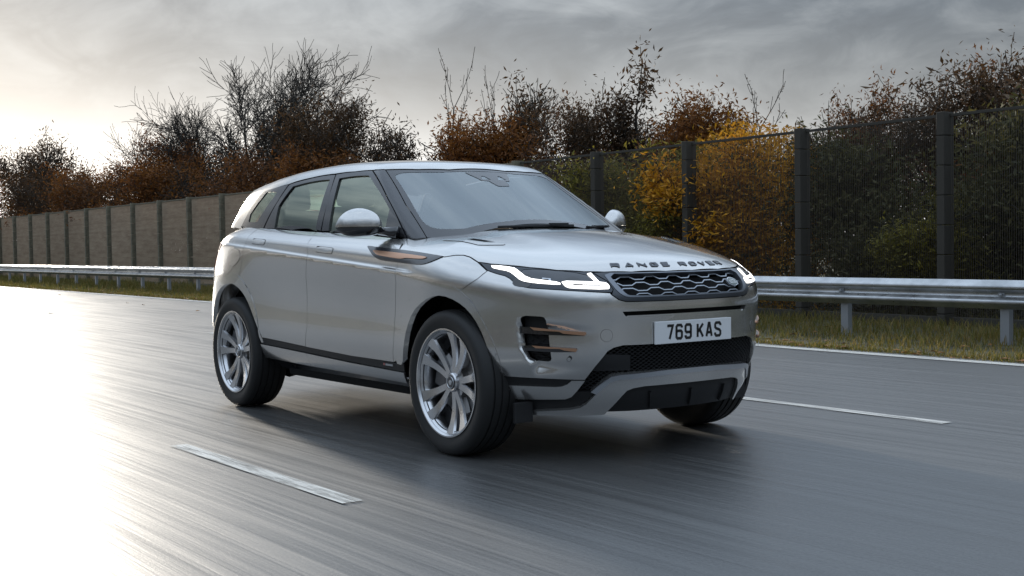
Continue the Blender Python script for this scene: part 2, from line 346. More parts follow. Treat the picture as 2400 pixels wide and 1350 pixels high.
def leaves(name, C, size, m, droop=0., asp=.6):
    n = len(C); s = size*RNG.uniform(.6, 1.35, n); a = RNG.normal(size=(n, 3)); a[:, 2] -= droop; a /= np.linalg.norm(a, axis=1)[:, None]
    b = RNG.normal(size=(n, 3)); b -= a*(a*b).sum(1)[:, None]; b /= np.linalg.norm(b, axis=1)[:, None]; nrm = np.cross(a, b)
    a = a*s[:, None]; b = b*(s*asp)[:, None]; k = nrm*(s*.18)[:, None]
    V = np.stack([C-a, C+b*.5+k, C+a, C-b*.5+k], 1).reshape(-1, 3)
    me = bpy.data.meshes.new(name); quads(me, V, np.arange(4*n).reshape(n, 4)); me.materials.append(m); return me
def along(ends, n, jit, lv=None):
    P = []
    seg = [(p[i], p[i+1]) for p, l in ends for i in range(len(p)-1)]
    idx = RNG.integers(0, len(seg), n); t_ = RNG.random(n); j = RNG.normal(0, jit, (n, 3))
    A = np.array([seg[i][0][:] for i in idx]); B = np.array([seg[i][1][:] for i in idx]); return A + (B-A)*t_[:, None] + j
M_COPPER = leafmat('copper_leaf', [(.06, .025, .010), (.125, .047, .013), (.20, .078, .017), (.095, .036, .012), (.27, .115, .022)])
M_BROWN = leafmat('brown_leaf', [(.028, .018, .010), (.055, .032, .015), (.085, .045, .018), (.040, .026, .013)])
M_ORANGE = leafmat('orange_leaf', [(.32, .115, .010), (.52, .23, .014), (.64, .33, .018), (.36, .13, .012)])
M_OLIVE = leafmat('olive_leaf', [(.070, .070, .014), (.14, .13, .02), (.26, .21, .03), (.10, .095, .016), (.34, .24, .03)])
M_GREEN = leafmat('dark_green_leaf', [(.028, .030, .011), (.060, .060, .019), (.11, .095, .028), (.050, .042, .016)])
M_RUST = leafmat('rust_leaf', [(.085, .030, .010), (.18, .062, .013), (.27, .105, .016), (.115, .042, .012)])
KIND = {}
def kind(name, mk): KIND[name] = mk
def make(name, seed, h, leafm, nleaf, size, r0=.10, levels=3, fork=(2, 2, 1), spread=.75, up_=.5, first=.15, jit=.10, shrink=.6, twist=.4, nseg=6, drop=0.):
    lines, ends = branches(seed, h*.62, r0, random.uniform(-.06, .06), levels, fork, spread, up_, twist, first, nseg, shrink)
    top = max(p[-1].z for p, r, l in lines); k = h/top
    for pts, rad, lv in lines:
        for p in pts: p *= 1
    sc = [([p*k for p in pts], rad, lv) for pts, rad, lv in lines]; en = [([p*k for p in pts], lv) for pts, lv in ends]
    w = wood('trunk', sc, M_BARK); lf = leaves('crown', along(en, nleaf, jit), size, leafm, drop) if nleaf else None
    KIND[name] = (w, lf, h)
make('bare_b', 23, 7.2, M_BROWN, 3000, .03, .16, 4, (3, 2, 2, 2), .60, .14, .28, .05, shrink=.70, nseg=5, twist=.55)
make('copper_a', 31, 4.6, M_COPPER, 16500, 0.058, .09, 3, (2, 2, 1), .8, .5, .05, .17)
make('copper_b', 37, 4.4, M_RUST, 16500, 0.062, .09, 3, (2, 2, 1), .85, .5, .05, .18)
make('brown_a', 41, 4.8, M_BROWN, 16500, 0.055, .09, 3, (2, 3, 1), .8, .5, .05, .17)
make('brown_b', 43, 4.2, M_BROWN, 6300, 0.055, .08, 3, (2, 3, 1), .7, .6, .05, .12)
make('orange_a', 47, 3.5, M_ORANGE, 15000, 0.058, .07, 3, (2, 3, 1), .8, .5, .0, .17)
make('olive_a', 53, 3.2, M_OLIVE, 15000, 0.058, .07, 3, (2, 3, 1), .85, .4, .0, .18)
make('green_a', 59, 3.3, M_GREEN, 16500, 0.062, .07, 3, (2, 3, 1), .85, .4, .0, .20)
make('sprig', 61, 5.4, M_BROWN, 1300, .075, .07, 2, (2, 1), .55, .8, .35, .16, shrink=.34, twist=.25)
make('whip', 67, 6.0, M_BROWN, 160, .05, .05, 2, (2, 1), .45, .9, .3, .05, shrink=.3, twist=.2)
make('twiggy', 71, 4.6, M_BROWN, 700, .05, .06, 3, (3, 3, 2), .55, .7, .05, .08)
G = 'trees and shrubs behind the fence'
def tree(name, k, label, cat, x, y, h=None, rz=0., sx=1.):
    w, lf, h0 = KIND[k]; s = (h or h0)/h0; o = thing(name, label, cat, (x, y + (.7 if x < -24 else 0), .15), G); o.rotation_euler = (0, 0, rz); o.scale = (s*sx, s*sx, s)
    link(bpy.data.objects.new('trunk', w), o)
    if lf: link(bpy.data.objects.new('crown', lf), o)
TREES = [
 ('bare_tree', 'bare_b', 'tall bare tree with the highest crown, right one of the twin bare trees', 'tree', -38.6, 13.6, 8.7, 2.0, .85),
 ('bare_tree', 'bare_b', 'bare spreading tree, left one of the twin bare trees', 'tree', -41.0, 14.0, 7.3, 4.4, .85),
 ('leafy_tree', 'copper_a', 'copper leaved tree below the left edge of the twin bare trees', 'tree', -43.2, 12.4, 5.8, .3, .9),
 ('leafy_tree', 'brown_b', 'thinly leaved brown tree against the bright sky at the far left', 'tree', -59.5, 13.2, 7.3, 1.1, .9),
 ('leafy_tree', 'brown_a', 'dense brown tree at the far left behind the fence', 'tree', -65.5, 14.5, 7.0, 2.0, 1.0),
 ('leafy_shrub', 'brown_a', 'dark brown shrub left of the gap of bright sky', 'shrub', -54.5, 12.0, 4.9, .2, 1.2),
 ('leafy_shrub', 'copper_b', 'low rust brown shrub under the gap of bright sky', 'shrub', -50.5, 11.8, 4.4, 1.3, 1.2),
 ('leafy_shrub', 'copper_a', 'copper shrub right of the gap of bright sky', 'shrub', -46.8, 11.9, 4.8, 2.6, 1.15),
 ('leafy_shrub', 'copper_b', 'rust shrub below the left bare tree', 'shrub', -40.2, 11.8, 4.3, .9, 1.25),
 ('leafy_shrub', 'brown_b', 'thin brown shrub between the two bare trunks', 'shrub', -36.6, 12.0, 4.4, 1.9, 1.2),
 ('leafy_shrub', 'copper_a', 'copper shrub below the right bare tree', 'shrub', -32.6, 11.8, 4.3, .1, 1.2),
 ('leafy_tree', 'brown_a', 'dark leafy tree leaning out right of the twin bare trees', 'tree', -28.9, 13.0, 5.7, 2.4, 1.0),
 ('leafy_shrub', 'copper_b', 'rust shrub above the rear of the car roof', 'shrub', -27.6, 11.6, 3.9, 1.0, 1.15),
 ('leafy_shrub', 'brown_b', 'grey brown thin shrub above the middle of the car roof', 'shrub', -23.6, 12.6, 4.6, .6, 1.1),
 ('twiggy_tree', 'twiggy', 'leafless twiggy bush above the windscreen', 'tree', -20.6, 13.2, 5.0, .2, 1.0),
 ('slender_tree', 'whip', 'slender bare sapling rising alone above the windscreen', 'tree', -21.6, 13.0, 6.0, 1.4, .8),
 ('slender_tree', 'whip', 'slanting bare sapling right of the tallest sapling', 'tree', -19.2, 13.0, 5.2, 2.9, .9),
 ('leafy_shrub', 'copper_b', 'rust shrub over the right end of the windscreen', 'shrub', -18.2, 11.8, 3.9, .7, 1.1),
 ('leafy_shrub', 'copper_a', 'copper shrub behind the far door mirror', 'shrub', -15.3, 11.7, 4.0, 1.7, 1.05),
 ('leafy_tree', 'sprig', 'short dark sprig of big leaves left of the tallest sprig', 'tree', -17.0, 12.6, 4.7, .3, 1.0),
 ('leafy_tree', 'sprig', 'tallest dark sprig of big leaves above the bonnet', 'tree', -13.3, 12.6, 4.75, 1.2, 1.0),
 ('leafy_shrub', 'brown_a', 'dark brown shrub at the foot of the tallest leafy sprig', 'shrub', -13.4, 12.4, 4.1, .9, .95),
 ('leafy_shrub', 'olive_a', 'olive green shrub showing through the fence above the bonnet', 'shrub', -11.3, 10.4, 2.45, .5, 1.05),
 ('leafy_shrub', 'copper_b', 'rust brown shrub left of the orange bush', 'shrub', -11.3, 11.6, 3.6, 2.4, 1.0),
 ('leafy_shrub', 'orange_a', 'bright orange yellow bush showing through the fence', 'shrub', -8.3, 10.0, 2.7, .4, 1.15),
 ('leafy_shrub', 'orange_a', 'orange yellow bush set further back behind the brightest one', 'shrub', -10.4, 11.6, 3.15, 1.9, .85),
 ('slender_tree', 'whip', 'thin leafless twigs sticking up over the orange bush', 'tree', -11.2, 13.0, 4.1, .8, 1.1),
 ('twiggy_tree', 'twiggy', 'dark leafless bush right of the orange bush', 'tree', -8.5, 11.8, 3.3, 1.2, .9),
 ('leafy_shrub', 'green_a', 'dark green shrub right of the orange bush behind the fence', 'shrub', -6.6, 10.3, 2.5, .2, 1.05),
 ('leafy_tree', 'copper_a', 'copper leaved tree standing alone right of the dark leafless bush', 'tree', -7.6, 12.4, 3.6, 2.8, .72),
 ('leafy_shrub', 'brown_a', 'brown shrub between the copper tree and the right hand tall trees', 'shrub', -5.6, 11.8, 3.2, 1.0, .9),
 ('leafy_tree', 'copper_a', 'tall copper brown tree near the right edge', 'tree', -6.6, 13.2, 3.85, 1.5, .9),
 ('leafy_tree', 'brown_a', 'dark brown tree at the right edge of the picture', 'tree', -4.6, 12.6, 3.75, .6, .95),
 ('leafy_shrub', 'green_a', 'dark green shrub at the right edge behind the fence', 'shrub', -3.6, 10.4, 2.6, 1.6, 1.05),
 ('leafy_shrub', 'copper_b', 'rust shrub above the dark green one at the right edge', 'shrub', -3.0, 11.6, 3.5, .2, 1.0),
 ('leafy_shrub', 'olive_a', 'low olive shrub at the fence foot under the right hand tall trees', 'shrub', -5.0, 9.9, 1.6, 2.1, 1.3),
 ('leafy_shrub', 'olive_a', 'low olive shrub at the fence foot below the orange bush', 'shrub', -9.6, 9.9, 1.6, 1.1, 1.3),
]
for a in TREES: tree(*a)
# the wood behind them and the far side of the motorway read as one mass
def mass(name, n, xr, yr, hf, size, m):
    x = RNG.uniform(*xr, n); y = RNG.uniform(*yr, n) + np.where(x < -14, off(x) + .25, 0)*(yr[0] > 0); z = RNG.random(n)**.85*hf(x)
    me = leaves(name, np.stack([x, y, z], 1), size, m); o = bpy.data.objects.new(name, me); o['kind'] = 'stuff'; return link(o)
mass('undergrowth', 64000, (-80, 9), (10.0, 15.0), lambda x: 2.3 + .5*np.sin(x*.9) + np.clip(-x-20, 0, 35)*.055 + .7*(x > -10), .07, M_BROWN)
mass('undergrowth_green', 54000, (-8.5, 8), (9.2, 12.5), lambda x: 2.2 + .5*np.sin(x*1.3), .045, M_GREEN)
mass('undergrowth_rust', 38000, (-75, -9), (10.4, 13.0), lambda x: 2.9 + .6*np.sin(x*.7) + np.clip(-x-20, 0, 35)*.05, .062, M_RUST)
mass('undergrowth_olive', 20000, (-13.5, -8.5), (9.3, 11.5), lambda x: 2.3 + .5*np.sin(x*1.7), .045, M_OLIVE)
mass('undergrowth_orange', 14000, (-9.6, -7.0), (9.3, 10.6), lambda x: 2.45 + .4*np.sin(x*2.2), .042, M_ORANGE)
mass('far_woods', 60000, (-110, 70), (-36, -27), lambda x: 5.2 + 1.4*np.sin(x*.21) + 1.1*np.sin(x*.63) + .5*np.sin(x*1.7), .17, M_BROWN)

# ================= the car
# ---------- car body as one implicit surface (metres; x forward from the front axle, y to the car's left, z up)
def spl(xs, ys):
    xs = np.asarray(xs, float); ys = np.asarray(ys, float); n = len(xs); h = np.diff(xs); A = np.eye(n); r = np.zeros(n)
    for i in range(1, n - 1):
        A[i, i-1] = h[i-1]; A[i, i] = 2*(h[i-1]+h[i]); A[i, i+1] = h[i]
        r[i] = 6*((ys[i+1]-ys[i])/h[i] - (ys[i]-ys[i-1])/h[i-1])
    M = np.linalg.solve(A, r)
    def f(q):
        q = np.clip(q, xs[0], xs[-1]); i = np.clip(np.searchsorted(xs, q) - 1, 0, n - 2); t = q - xs[i]; H = h[i]
        return ys[i] + t*((ys[i+1]-ys[i])/H - H*(2*M[i]+M[i+1])/6) + t*t*M[i]/2 + t**3*(M[i+1]-M[i])/(6*H)
    return f
def smax(a, b, k):
    h = np.maximum(k - np.abs(a - b), 0)/k
    return np.maximum(a, b) + h*h*h*k/6
def smin(a, b, k): return -smax(-a, -b, k)
def sig(t): return 1/(1 + np.exp(-np.clip(t, -40, 40)))
def zgroove(x): return .92 - .0715*x
def zbelt(x): return 1.10 - .0475*x
SIDE = spl([.20, .28, .34, .42, .52, .66, .82, .93, .99, 1.05, 1.10, 1.15, 1.18, 1.26],
           [.76, .80, .845, .885, .912, .914, .922, .938, .941, .926, .896, .842, .803, .69])
XF = spl([.15, .25, .31, .40, .50, .60, .70, .80, .87, .925, .98, 1.04, 1.12],
         [.74, .788, .82, .838, .844, .846, .845, .842, .815, .772, .745, .715, .66])
XR = spl([.15, .30, .45, .60, .75, .90, 1.03, 1.15, 1.26], [3.40, 3.54, 3.62, 3.65, 3.62, 3.54, 3.44, 3.27, 3.02])
HC = spl([-.75, -.40, -.1, .15, .35, .5, .62, .72, .85], [1.178, 1.170, 1.153, 1.118, 1.080, 1.046, 1.016, .985, .94])
def halfwidth(x, z):
    zg = zgroove(x); zb = zbelt(x)
    t = np.where(z < .52, z, np.where(z < zg, .52 + (z-.52)*.47/(zg-.52), .99 + (z-zg)*.19/(zb-zg)))
    w = SIDE(t)
    w = w + .030*np.exp(-((x-.03)/.42)**2 - ((z-.62)/.34)**4) + .040*np.exp(-((x+2.78)/.48)**2 - ((z-.66)/.36)**4)
    w = w - .004*np.exp(-((x+1.3)/.8)**2 - ((z-.70)/.22)**2)
    band = sig((z-zg)/.0025)*(1 - sig((z-zg-.042)/.009))*sig((-.30-x)/.02)*sig((x+2.95)/.05)
    return w - .011*band
def hood(x, y):
    a = np.abs(y); cr = .075 + .16*np.clip(x + .1, 0, 1)
    yc = .43
    fade = sig((.12-x)/.16)
    return HC(x) - cr*a*a - .016*fade*sig((a-yc)/.035)
def lower(x, y, z):
    a = np.abs(y); w = halfwidth(x, z)
    lf = XF(z) + .15; lr = XR(z) - 2.45
    q = (a/w)**(3.0 + .25*sig((z-.72)/.05) - .3*sig((z-1.0)/.03) - .7*sig((.45-z)/.025)) + (np.clip(x+.15, 0, 9)/lf)**(2.4 - .5*sig((z-.74)/.05)) + (np.clip(-2.45-x, 0, 9)/lr)**3.2
    gp = (np.cbrt(np.maximum(q, 1e-9)) - 1)*w
    hd = hood(x, y); q_ = np.clip((-.42-x)/.40, 0, 1); top = hd + (np.maximum(hd, zbelt(x) + .03) - hd)*q_*q_*(3-2*q_)
    return smax(smax(gp, z - top, .13), .20 - z, .03)
ZC = spl([-3.6, -3.25, -2.9, -2.5, -2.1, -1.7, -1.4, -1.15, -.95, -.6], [1.45, 1.505, 1.552, 1.596, 1.622, 1.630, 1.620, 1.594, 1.558, 1.45])
def gside(x, z):
    h = z - zbelt(x) + .012
    nar = .10*np.clip(-2.2-x, 0, 3)**1.5
    return .792 - .26*h - .42*h*h - nar - .04*np.clip(x + 1.1, 0, 1)**2
def cabin(x, y, z):
    a = np.abs(y)
    s = a - gside(x, z)
    r = z - (ZC(x) - .055*y*y - .10*y**4)
    ws = (x - (-.36 - (z-1.165)*1.77 - .38*y*y))*.5
    rear = (-3.26 - x + (z-1.47)*1.0 + .45*y*y)*.8
    g = smax(s, r, .085)
    g = smax(g, ws, .025)
    return smax(g, rear, .10)
def green(x, y, z): return np.maximum(cabin(x, y, z), 1.0 - z)
def body(x, y, z): return smin(lower(x, y, z), green(x, y, z), .012)
def grad(f, P, e=2e-4):
    x, y, z = P.T
    n = np.stack([f(x+e, y, z)-f(x-e, y, z), f(x, y+e, z)-f(x, y-e, z), f(x, y, z+e)-f(x, y, z-e)], 1)
    return n/np.maximum(np.linalg.norm(n, axis=1), 1e-12)[:, None]
def cast(f, O, D, t0, t1, n=90):
    # first crossing of f along rays O + t D (outside is positive); returns points
    O = np.asarray(O, float); D = np.asarray(D, float); m = len(D); lo = np.full(m, float(t0)); hi = np.full(m, np.nan)
    ts = np.linspace(t0, t1, n); s0 = None
    for i, t in enumerate(ts):
        p = O + D*t; v = f(p[:, 0], p[:, 1], p[:, 2]); s = v > 0
        if s0 is not None:
            hit = (s != s0) & np.isnan(hi); hi[hit] = t; lo[hit] = ts[i-1]
        else: first = s
        s0 = s
    ok = ~np.isnan(hi); hi = np.where(ok, hi, t1)
    for _ in range(28):
        mid = (lo+hi)/2; p = O + D*mid[:, None]; s = (f(p[:, 0], p[:, 1], p[:, 2]) > 0) == first
        lo = np.where(s, mid, lo); hi = np.where(s, hi, mid)
    return O + D*((lo+hi)/2)[:, None], ok

# ---------- flat charts of that surface: 'S' side (x, z), 'C' round the nose (arc, z), 'H' dome over the bonnet, 'G' dome over the cabin
DOME = {'H': (np.array([.10, 0, .45]), 1.5), 'G': (np.array([-1.6, 0, .75]), 1.8)}
def to_chart(c, P):
    P = np.atleast_2d(P)
    if c == 'S': return np.stack([P[:, 0], P[:, 2]], 1)
    if c == 'C': return np.stack([np.arctan2(P[:, 1], P[:, 0]+.15)*.95, P[:, 2]], 1)
    O, s = DOME[c]; d = P - O; d = d/np.linalg.norm(d, axis=1)[:, None]
    return np.stack([d[:, 0]/(1+d[:, 2])*s, d[:, 1]/(1+d[:, 2])*s], 1)
def from_chart(c, Q, f):
    Q = np.atleast_2d(Q); m = len(Q)
    if c == 'S':
        O = np.stack([Q[:, 0], np.full(m, -1.6), Q[:, 1]], 1); D = np.tile([0, 1., 0], (m, 1)); return cast(f, O, D, 0, 1.6, 60)[0]
    if c == 'C':
        a = Q[:, 0]/.95; O = np.stack([np.full(m, -.15), np.zeros(m), Q[:, 1]], 1); D = np.stack([np.cos(a), np.sin(a), np.zeros(m)], 1)
        return cast(f, O + 1.8*D, -D, 0, 1.5, 60)[0]
    O, s = DOME[c]; u = Q/s; k = (u**2).sum(1); D = np.stack([2*u[:, 0], 2*u[:, 1], 1-k], 1)/(1+k)[:, None]
    return cast(f, np.tile(O, (m, 1)), D, .15, 2.6, 80)[0]
# outlines of the car's panels in those charts: name -> chart, points, mirrored about the centre line
TRACE = {
 'front_door': ["S",[[-1.6578,1.1749],[-1.4921,1.1681],[-1.3606,1.1632],[-0.9735,1.1431],[-0.5839,1.1147],[-0.5432,1.0843],[-0.4706,1.0291],[-0.4548,0.9926],[-0.4543,0.9696],[-0.4533,0.8825],[-0.4853,0.7938],[-0.5138,0.6696],[-0.5238,0.5598],[-0.5719,0.4407],[-1.0681,0.4448],[-1.6356,0.4652],[-1.6202,0.5008],[-1.5834,0.5923],[-1.5836,0.7075],[-1.5596,0.8706],[-1.5561,0.8969],[-1.5088,1.022],[-1.5342,1.0607],[-1.5806,1.1283]],False],
 'rear_door': ["S",[[-2.4971,1.2157],[-2.2882,1.2067],[-2.0152,1.1909],[-1.6578,1.1749],[-1.5806,1.1283],[-1.5342,1.0607],[-1.5088,1.022],[-1.5561,0.8969],[-1.5596,0.8706],[-1.5836,0.7075],[-1.5834,0.5923],[-1.6202,0.5008],[-1.636,0.4665],[-2.263,0.4955],[-2.271,0.6108],[-2.3444,0.7522],[-2.4257,0.8358],[-2.5109,0.892],[-2.4519,1.0094],[-2.4332,1.0944],[-2.4312,1.1453],[-2.4567,1.1823]],False],
 'rear_quarter': ["S",[[-2.4971,1.2157],[-2.4567,1.1823],[-2.4312,1.1453],[-2.4332,1.0944],[-2.4519,1.0094],[-2.5106,0.8948],[-2.5908,0.9056],[-2.6785,0.9091],[-2.8048,0.8857],[-2.9121,0.8425],[-3.0645,0.7816],[-3.2,0.66],[-3.4,0.6],[-3.44,1.0],[-3.4,1.16],[-3.1,1.235],[-2.9,1.236]],False],
 'fuel_flap': ["S",[[-2.4913,1.0179],[-2.485,1.0348],[-2.4872,1.0503],[-2.498,1.0633],[-2.5164,1.0726],[-2.5407,1.0776],[-2.569,1.0778],[-2.5991,1.0731],[-2.629,1.064],[-2.6562,1.051],[-2.6782,1.0353],[-2.6925,1.0181],[-2.6978,1.0009],[-2.6937,0.9851],[-2.6811,0.972],[-2.6614,0.9627],[-2.6364,0.9579],[-2.6083,0.9581],[-2.5791,0.963],[-2.5509,0.9724],[-2.5257,0.9855],[-2.5053,1.001]],False],
 'handle_r': ["S",[[-2.3446,1.1427],[-2.1677,1.1334],[-2.1493,1.1263],[-2.1542,1.1029],[-2.1714,1.1004],[-2.3291,1.1103],[-2.3427,1.116]],False],
 'handle_f': ["S",[[-1.4245,1.0843],[-1.2274,1.0726],[-1.2112,1.0663],[-1.2159,1.0426],[-1.2335,1.0389],[-1.4119,1.051],[-1.4276,1.0575]],False],
 'fender': ["S",[[-0.4251,1.0504],[-0.2067,1.0326],[-0.118,1.0247],[-0.0392,1.0178],[-0.0276,1.0182],[0.0262,1.0259],[0.0753,1.0255],[0.1262,1.0152],[0.1962,0.991],[0.239,0.971],[0.2838,0.9479],[0.2545,0.9106],[0.2117,0.8831],[0.1722,0.8594],[0.1464,0.8527],[0.1053,0.8715],[0.0351,0.8879],[-0.0538,0.8868],[-0.1614,0.8643],[-0.3289,0.7899],[-0.436,0.7005],[-0.4835,0.5836],[-0.5405,0.4485],[-0.5719,0.4407],[-0.5238,0.5598],[-0.5138,0.6696],[-0.4853,0.7938],[-0.4533,0.8825],[-0.4543,0.9696],[-0.4575,1.0109]],False],
 'side_vent': ["S",[[-0.8515,1.0788],[-0.8331,1.0807],[-0.7461,1.0734],[-0.5968,1.063],[-0.432,1.0532],[-0.2091,1.0359],[-0.0458,1.0204],[-0.0664,1.0115],[-0.0897,1.0018],[-0.1598,0.9821],[-0.221,0.9775],[-0.3593,0.9837],[-0.4658,0.9902],[-0.5749,0.997],[-0.6459,1.0028],[-0.7238,1.0252],[-0.7876,1.0539]],False],
 'vent_blade': ["S",[[-0.7563,1.056],[-0.6344,1.0471],[-0.4864,1.0383],[-0.3172,1.0264],[-0.1714,1.0157],[-0.1785,1.0095],[-0.2059,1.0052],[-0.2958,1.0081],[-0.3733,1.0117],[-0.4072,1.0076],[-0.456,1.0086],[-0.5981,1.0207],[-0.6831,1.0298],[-0.7203,1.0417]],False],
 'arch_f': ["S",[[-0.4679,0.4338],[-0.4116,0.5361],[-0.379,0.6387],[-0.3001,0.7331],[-0.1588,0.7984],[-0.0276,0.8282],[0.0731,0.8193],[0.1691,0.7803],[0.2391,0.7187],[0.3005,0.6235],[0.3403,0.5186],[0.3283,0.4282],[0.3655,0.4299],[0.3799,0.5074],[0.3523,0.5949],[0.3067,0.667],[0.2241,0.7969],[0.1321,0.862],[0.0351,0.8879],[-0.0538,0.8868],[-0.1614,0.8643],[-0.3289,0.7899],[-0.436,0.7005],[-0.4835,0.5836],[-0.5457,0.4402]],False],
 'arch_r_in': ["S",[[-2.2174,0.4607],[-2.2544,0.5383],[-2.3064,0.6095],[-2.3727,0.6949],[-2.4489,0.7756],[-2.549,0.8311],[-2.6496,0.8499],[-2.7897,0.8271],[-2.9599,0.7637]],False],
 'arch_r_out': ["S",[[-2.9121,0.8425],[-2.8048,0.8857],[-2.6785,0.9091],[-2.5908,0.9056],[-2.5109,0.892],[-2.4257,0.8358],[-2.3444,0.7522],[-2.271,0.6108],[-2.267,0.4581]],False],
 'sill_black_r': ["S",[[-2.2621,0.4913],[-1.6356,0.4652],[-1.6514,0.4292],[-2.2712,0.4522]],False],
 'sill_black_f': ["S",[[-1.6356,0.4652],[-1.0681,0.4448],[-0.5736,0.4382],[-0.4628,0.4342],[-0.4879,0.3916],[-0.5995,0.3927],[-1.0943,0.4073],[-1.6514,0.4292]],False],
 'sill_silver_r': ["S",[[-2.2734,0.4492],[-1.6546,0.4249],[-1.6475,0.3914],[-1.6645,0.3405],[-2.2961,0.3577]],False],
 'sill_silver_f': ["S",[[-1.6546,0.4249],[-1.0974,0.4032],[-0.6012,0.3906],[-0.4901,0.389],[-0.5214,0.325],[-1.0842,0.3353],[-1.6645,0.3405],[-1.6475,0.3914]],False],
 'rocker': ["S",[[-2.2937,0.3549],[-1.669,0.3374],[-1.0882,0.3324],[-0.5253,0.3222],[-0.5922,0.2584],[-1.264,0.2657],[-1.7888,0.2786],[-2.1446,0.2819],[-2.2845,0.3287]],False],
 'sill_badge': ["S",[[-0.6699,0.4278],[-0.5883,0.427],[-0.596,0.4161],[-0.6776,0.4168]],False],
 'sill_badge_red': ["S",[[-0.6936,0.4286],[-0.6721,0.4282],[-0.6803,0.4163],[-0.7018,0.4168]],False],
 'glass_q': ["G",[[-0.8835,-0.5707],[-0.8639,-0.569],[-0.7627,-0.6159],[-0.7539,-0.6296],[-0.9729,-0.7177],[-0.9946,-0.7139],[-1.1065,-0.6327]],False],
 'glass_r': ["G",[[-0.5775,-0.6445],[-0.1333,-0.6724],[-0.1203,-1.061],[-0.7695,-0.8838],[-0.7386,-0.7966],[-0.718,-0.7353]],False],
 'glass_f': ["G",[[-0.0086,-0.6721],[0.344,-0.6445],[0.4925,-0.6922],[0.7797,-0.7734],[0.8213,-0.8267],[0.8806,-0.911],[0.122,-1.0779]],False],
 'quarter_frame': ["G",[[-0.9094,-0.5385],[-0.8115,-0.5694],[-0.6307,-0.6135],[-0.733,-0.6934],[-0.921,-0.8127],[-1.0072,-0.7624],[-1.1684,-0.6203]],False],
 'rear_frame': ["G",[[-0.624,-0.6157],[-0.4333,-0.6277],[-0.0869,-0.6395],[-0.0398,-0.8267],[-0.0218,-1.0693],[-0.5292,-0.9873],[-0.7789,-0.8849],[-0.9116,-0.8184]],False],
 'front_frame': ["G",[[-0.0769,-0.6387],[0.1499,-0.6281],[0.3466,-0.609],[0.6905,-0.7264],[0.8993,-0.7842],[1.0631,-0.83],[0.7599,-0.9661],[0.3219,-1.0633],[-0.0047,-1.0717]],False],
 'mirror_sail': ["G",[[0.7859,-0.774],[0.9041,-0.7877],[1.0553,-0.8317],[0.9749,-0.872],[0.8862,-0.9103]],False],
 'roof': ["G",[[0.5655,-0.2085],[0.5107,-0.3975],[0.4307,-0.5647],[0.405,-0.5885],[0.3386,-0.6033],[0.1445,-0.6236],[-0.0945,-0.6313],[-0.3795,-0.6228],[-0.6387,-0.6078],[-0.8111,-0.5711],[-0.964,-0.5202],[-1.051,-0.3701]],True],
 'd_pillar': ["G",[[-0.9161,-0.5363],[-1.1727,-0.6172]],False],
 'a_pillar': ["G",[[0.3518,-0.607],[0.4116,-0.5929],[0.4346,-0.5701],[0.8241,-0.6848],[1.147,-0.7424],[1.1232,-0.7898],[1.0726,-0.8293],[0.9048,-0.7844],[0.6988,-0.7267]],False],
 'screen': ["G",[[0.5762,-0.2152],[0.5193,-0.403],[0.4398,-0.5679],[0.8218,-0.6805],[1.1468,-0.7394],[1.2548,-0.5954],[1.2443,-0.4969],[1.2446,-0.4556]],True],
 'screen_clear': ["G",[[0.6028,-0.2319],[0.5546,-0.3957],[0.5121,-0.4965],[0.5114,-0.5422],[0.5273,-0.5661],[0.638,-0.594],[0.9766,-0.6811],[1.0359,-0.6873],[1.0921,-0.6697],[1.1373,-0.62],[1.2006,-0.4628]],True],
 'sensor': ["G",[[0.6144,-0.1246],[0.6035,0.2045],[0.7198,0.1575],[0.7329,0.1161],[0.7951,0.1097],[0.8038,0.0573],[0.8038,0.0141],[0.7842,0.0026],[0.7361,-0.0151],[0.7307,-0.066],[0.6909,-0.0827],[0.6397,-0.1114]],False],
 'sensor_eye_a': ["G",[[0.6693,-0.0333],[0.6701,-0.0131],[0.7198,0.0133],[0.714,-0.0525]],False],
 'sensor_eye_b': ["G",[[0.6646,0.0945],[0.6619,0.113],[0.7106,0.1367],[0.7199,0.0712]],False],
 'hood': ["H",[[-0.3828,-0.2959],[-0.4581,-0.3903],[-0.4444,-0.4336],[-0.3622,-0.5534],[-0.4618,-0.6163],[-0.5317,-0.6257],[-0.5081,-0.6804],[-0.4902,-0.7264],[-0.4432,-0.7382],[-0.2723,-0.7898],[-0.1298,-0.8178],[-0.1194,-0.8168],[-0.0711,-0.8005],[-0.026,-0.7925],[0.0221,-0.7977],[0.0909,-0.8168],[0.1646,-0.8051],[0.2278,-0.7852],[0.3587,-0.7298],[0.4815,-0.6597],[0.583,-0.5652],[0.6455,-0.4769],[0.71,-0.3348],[0.7535,-0.1048]],True],
 'hood_vent': ["H",[[-0.3201,-0.6601],[-0.2402,-0.6493],[-0.2056,-0.6382],[-0.1902,-0.6191],[-0.0644,-0.6124],[0.0022,-0.6089],[0.008,-0.6218],[-0.0464,-0.6737],[-0.0722,-0.6863]],False],
 'hood_slot': ["H",[[-0.2002,-0.6418],[-0.1902,-0.6191],[-0.0579,-0.6129],[-0.1074,-0.6318]],False],
 'headlamp': ["C",[[-1.1091,0.9888],[-1.042,0.98],[-0.9711,0.9742],[-0.8248,0.9604],[-0.6875,0.9455],[-0.5561,0.937],[-0.5164,0.9347],[-0.5138,0.9302],[-0.4537,0.8907],[-0.4335,0.852],[-0.4414,0.8374],[-0.4512,0.8381],[-0.5651,0.8455],[-0.6831,0.855],[-0.8071,0.864],[-0.8537,0.8723],[-0.8812,0.8869],[-0.9126,0.9103],[-0.9396,0.9227],[-0.9902,0.9343],[-1.0431,0.9494]],False],
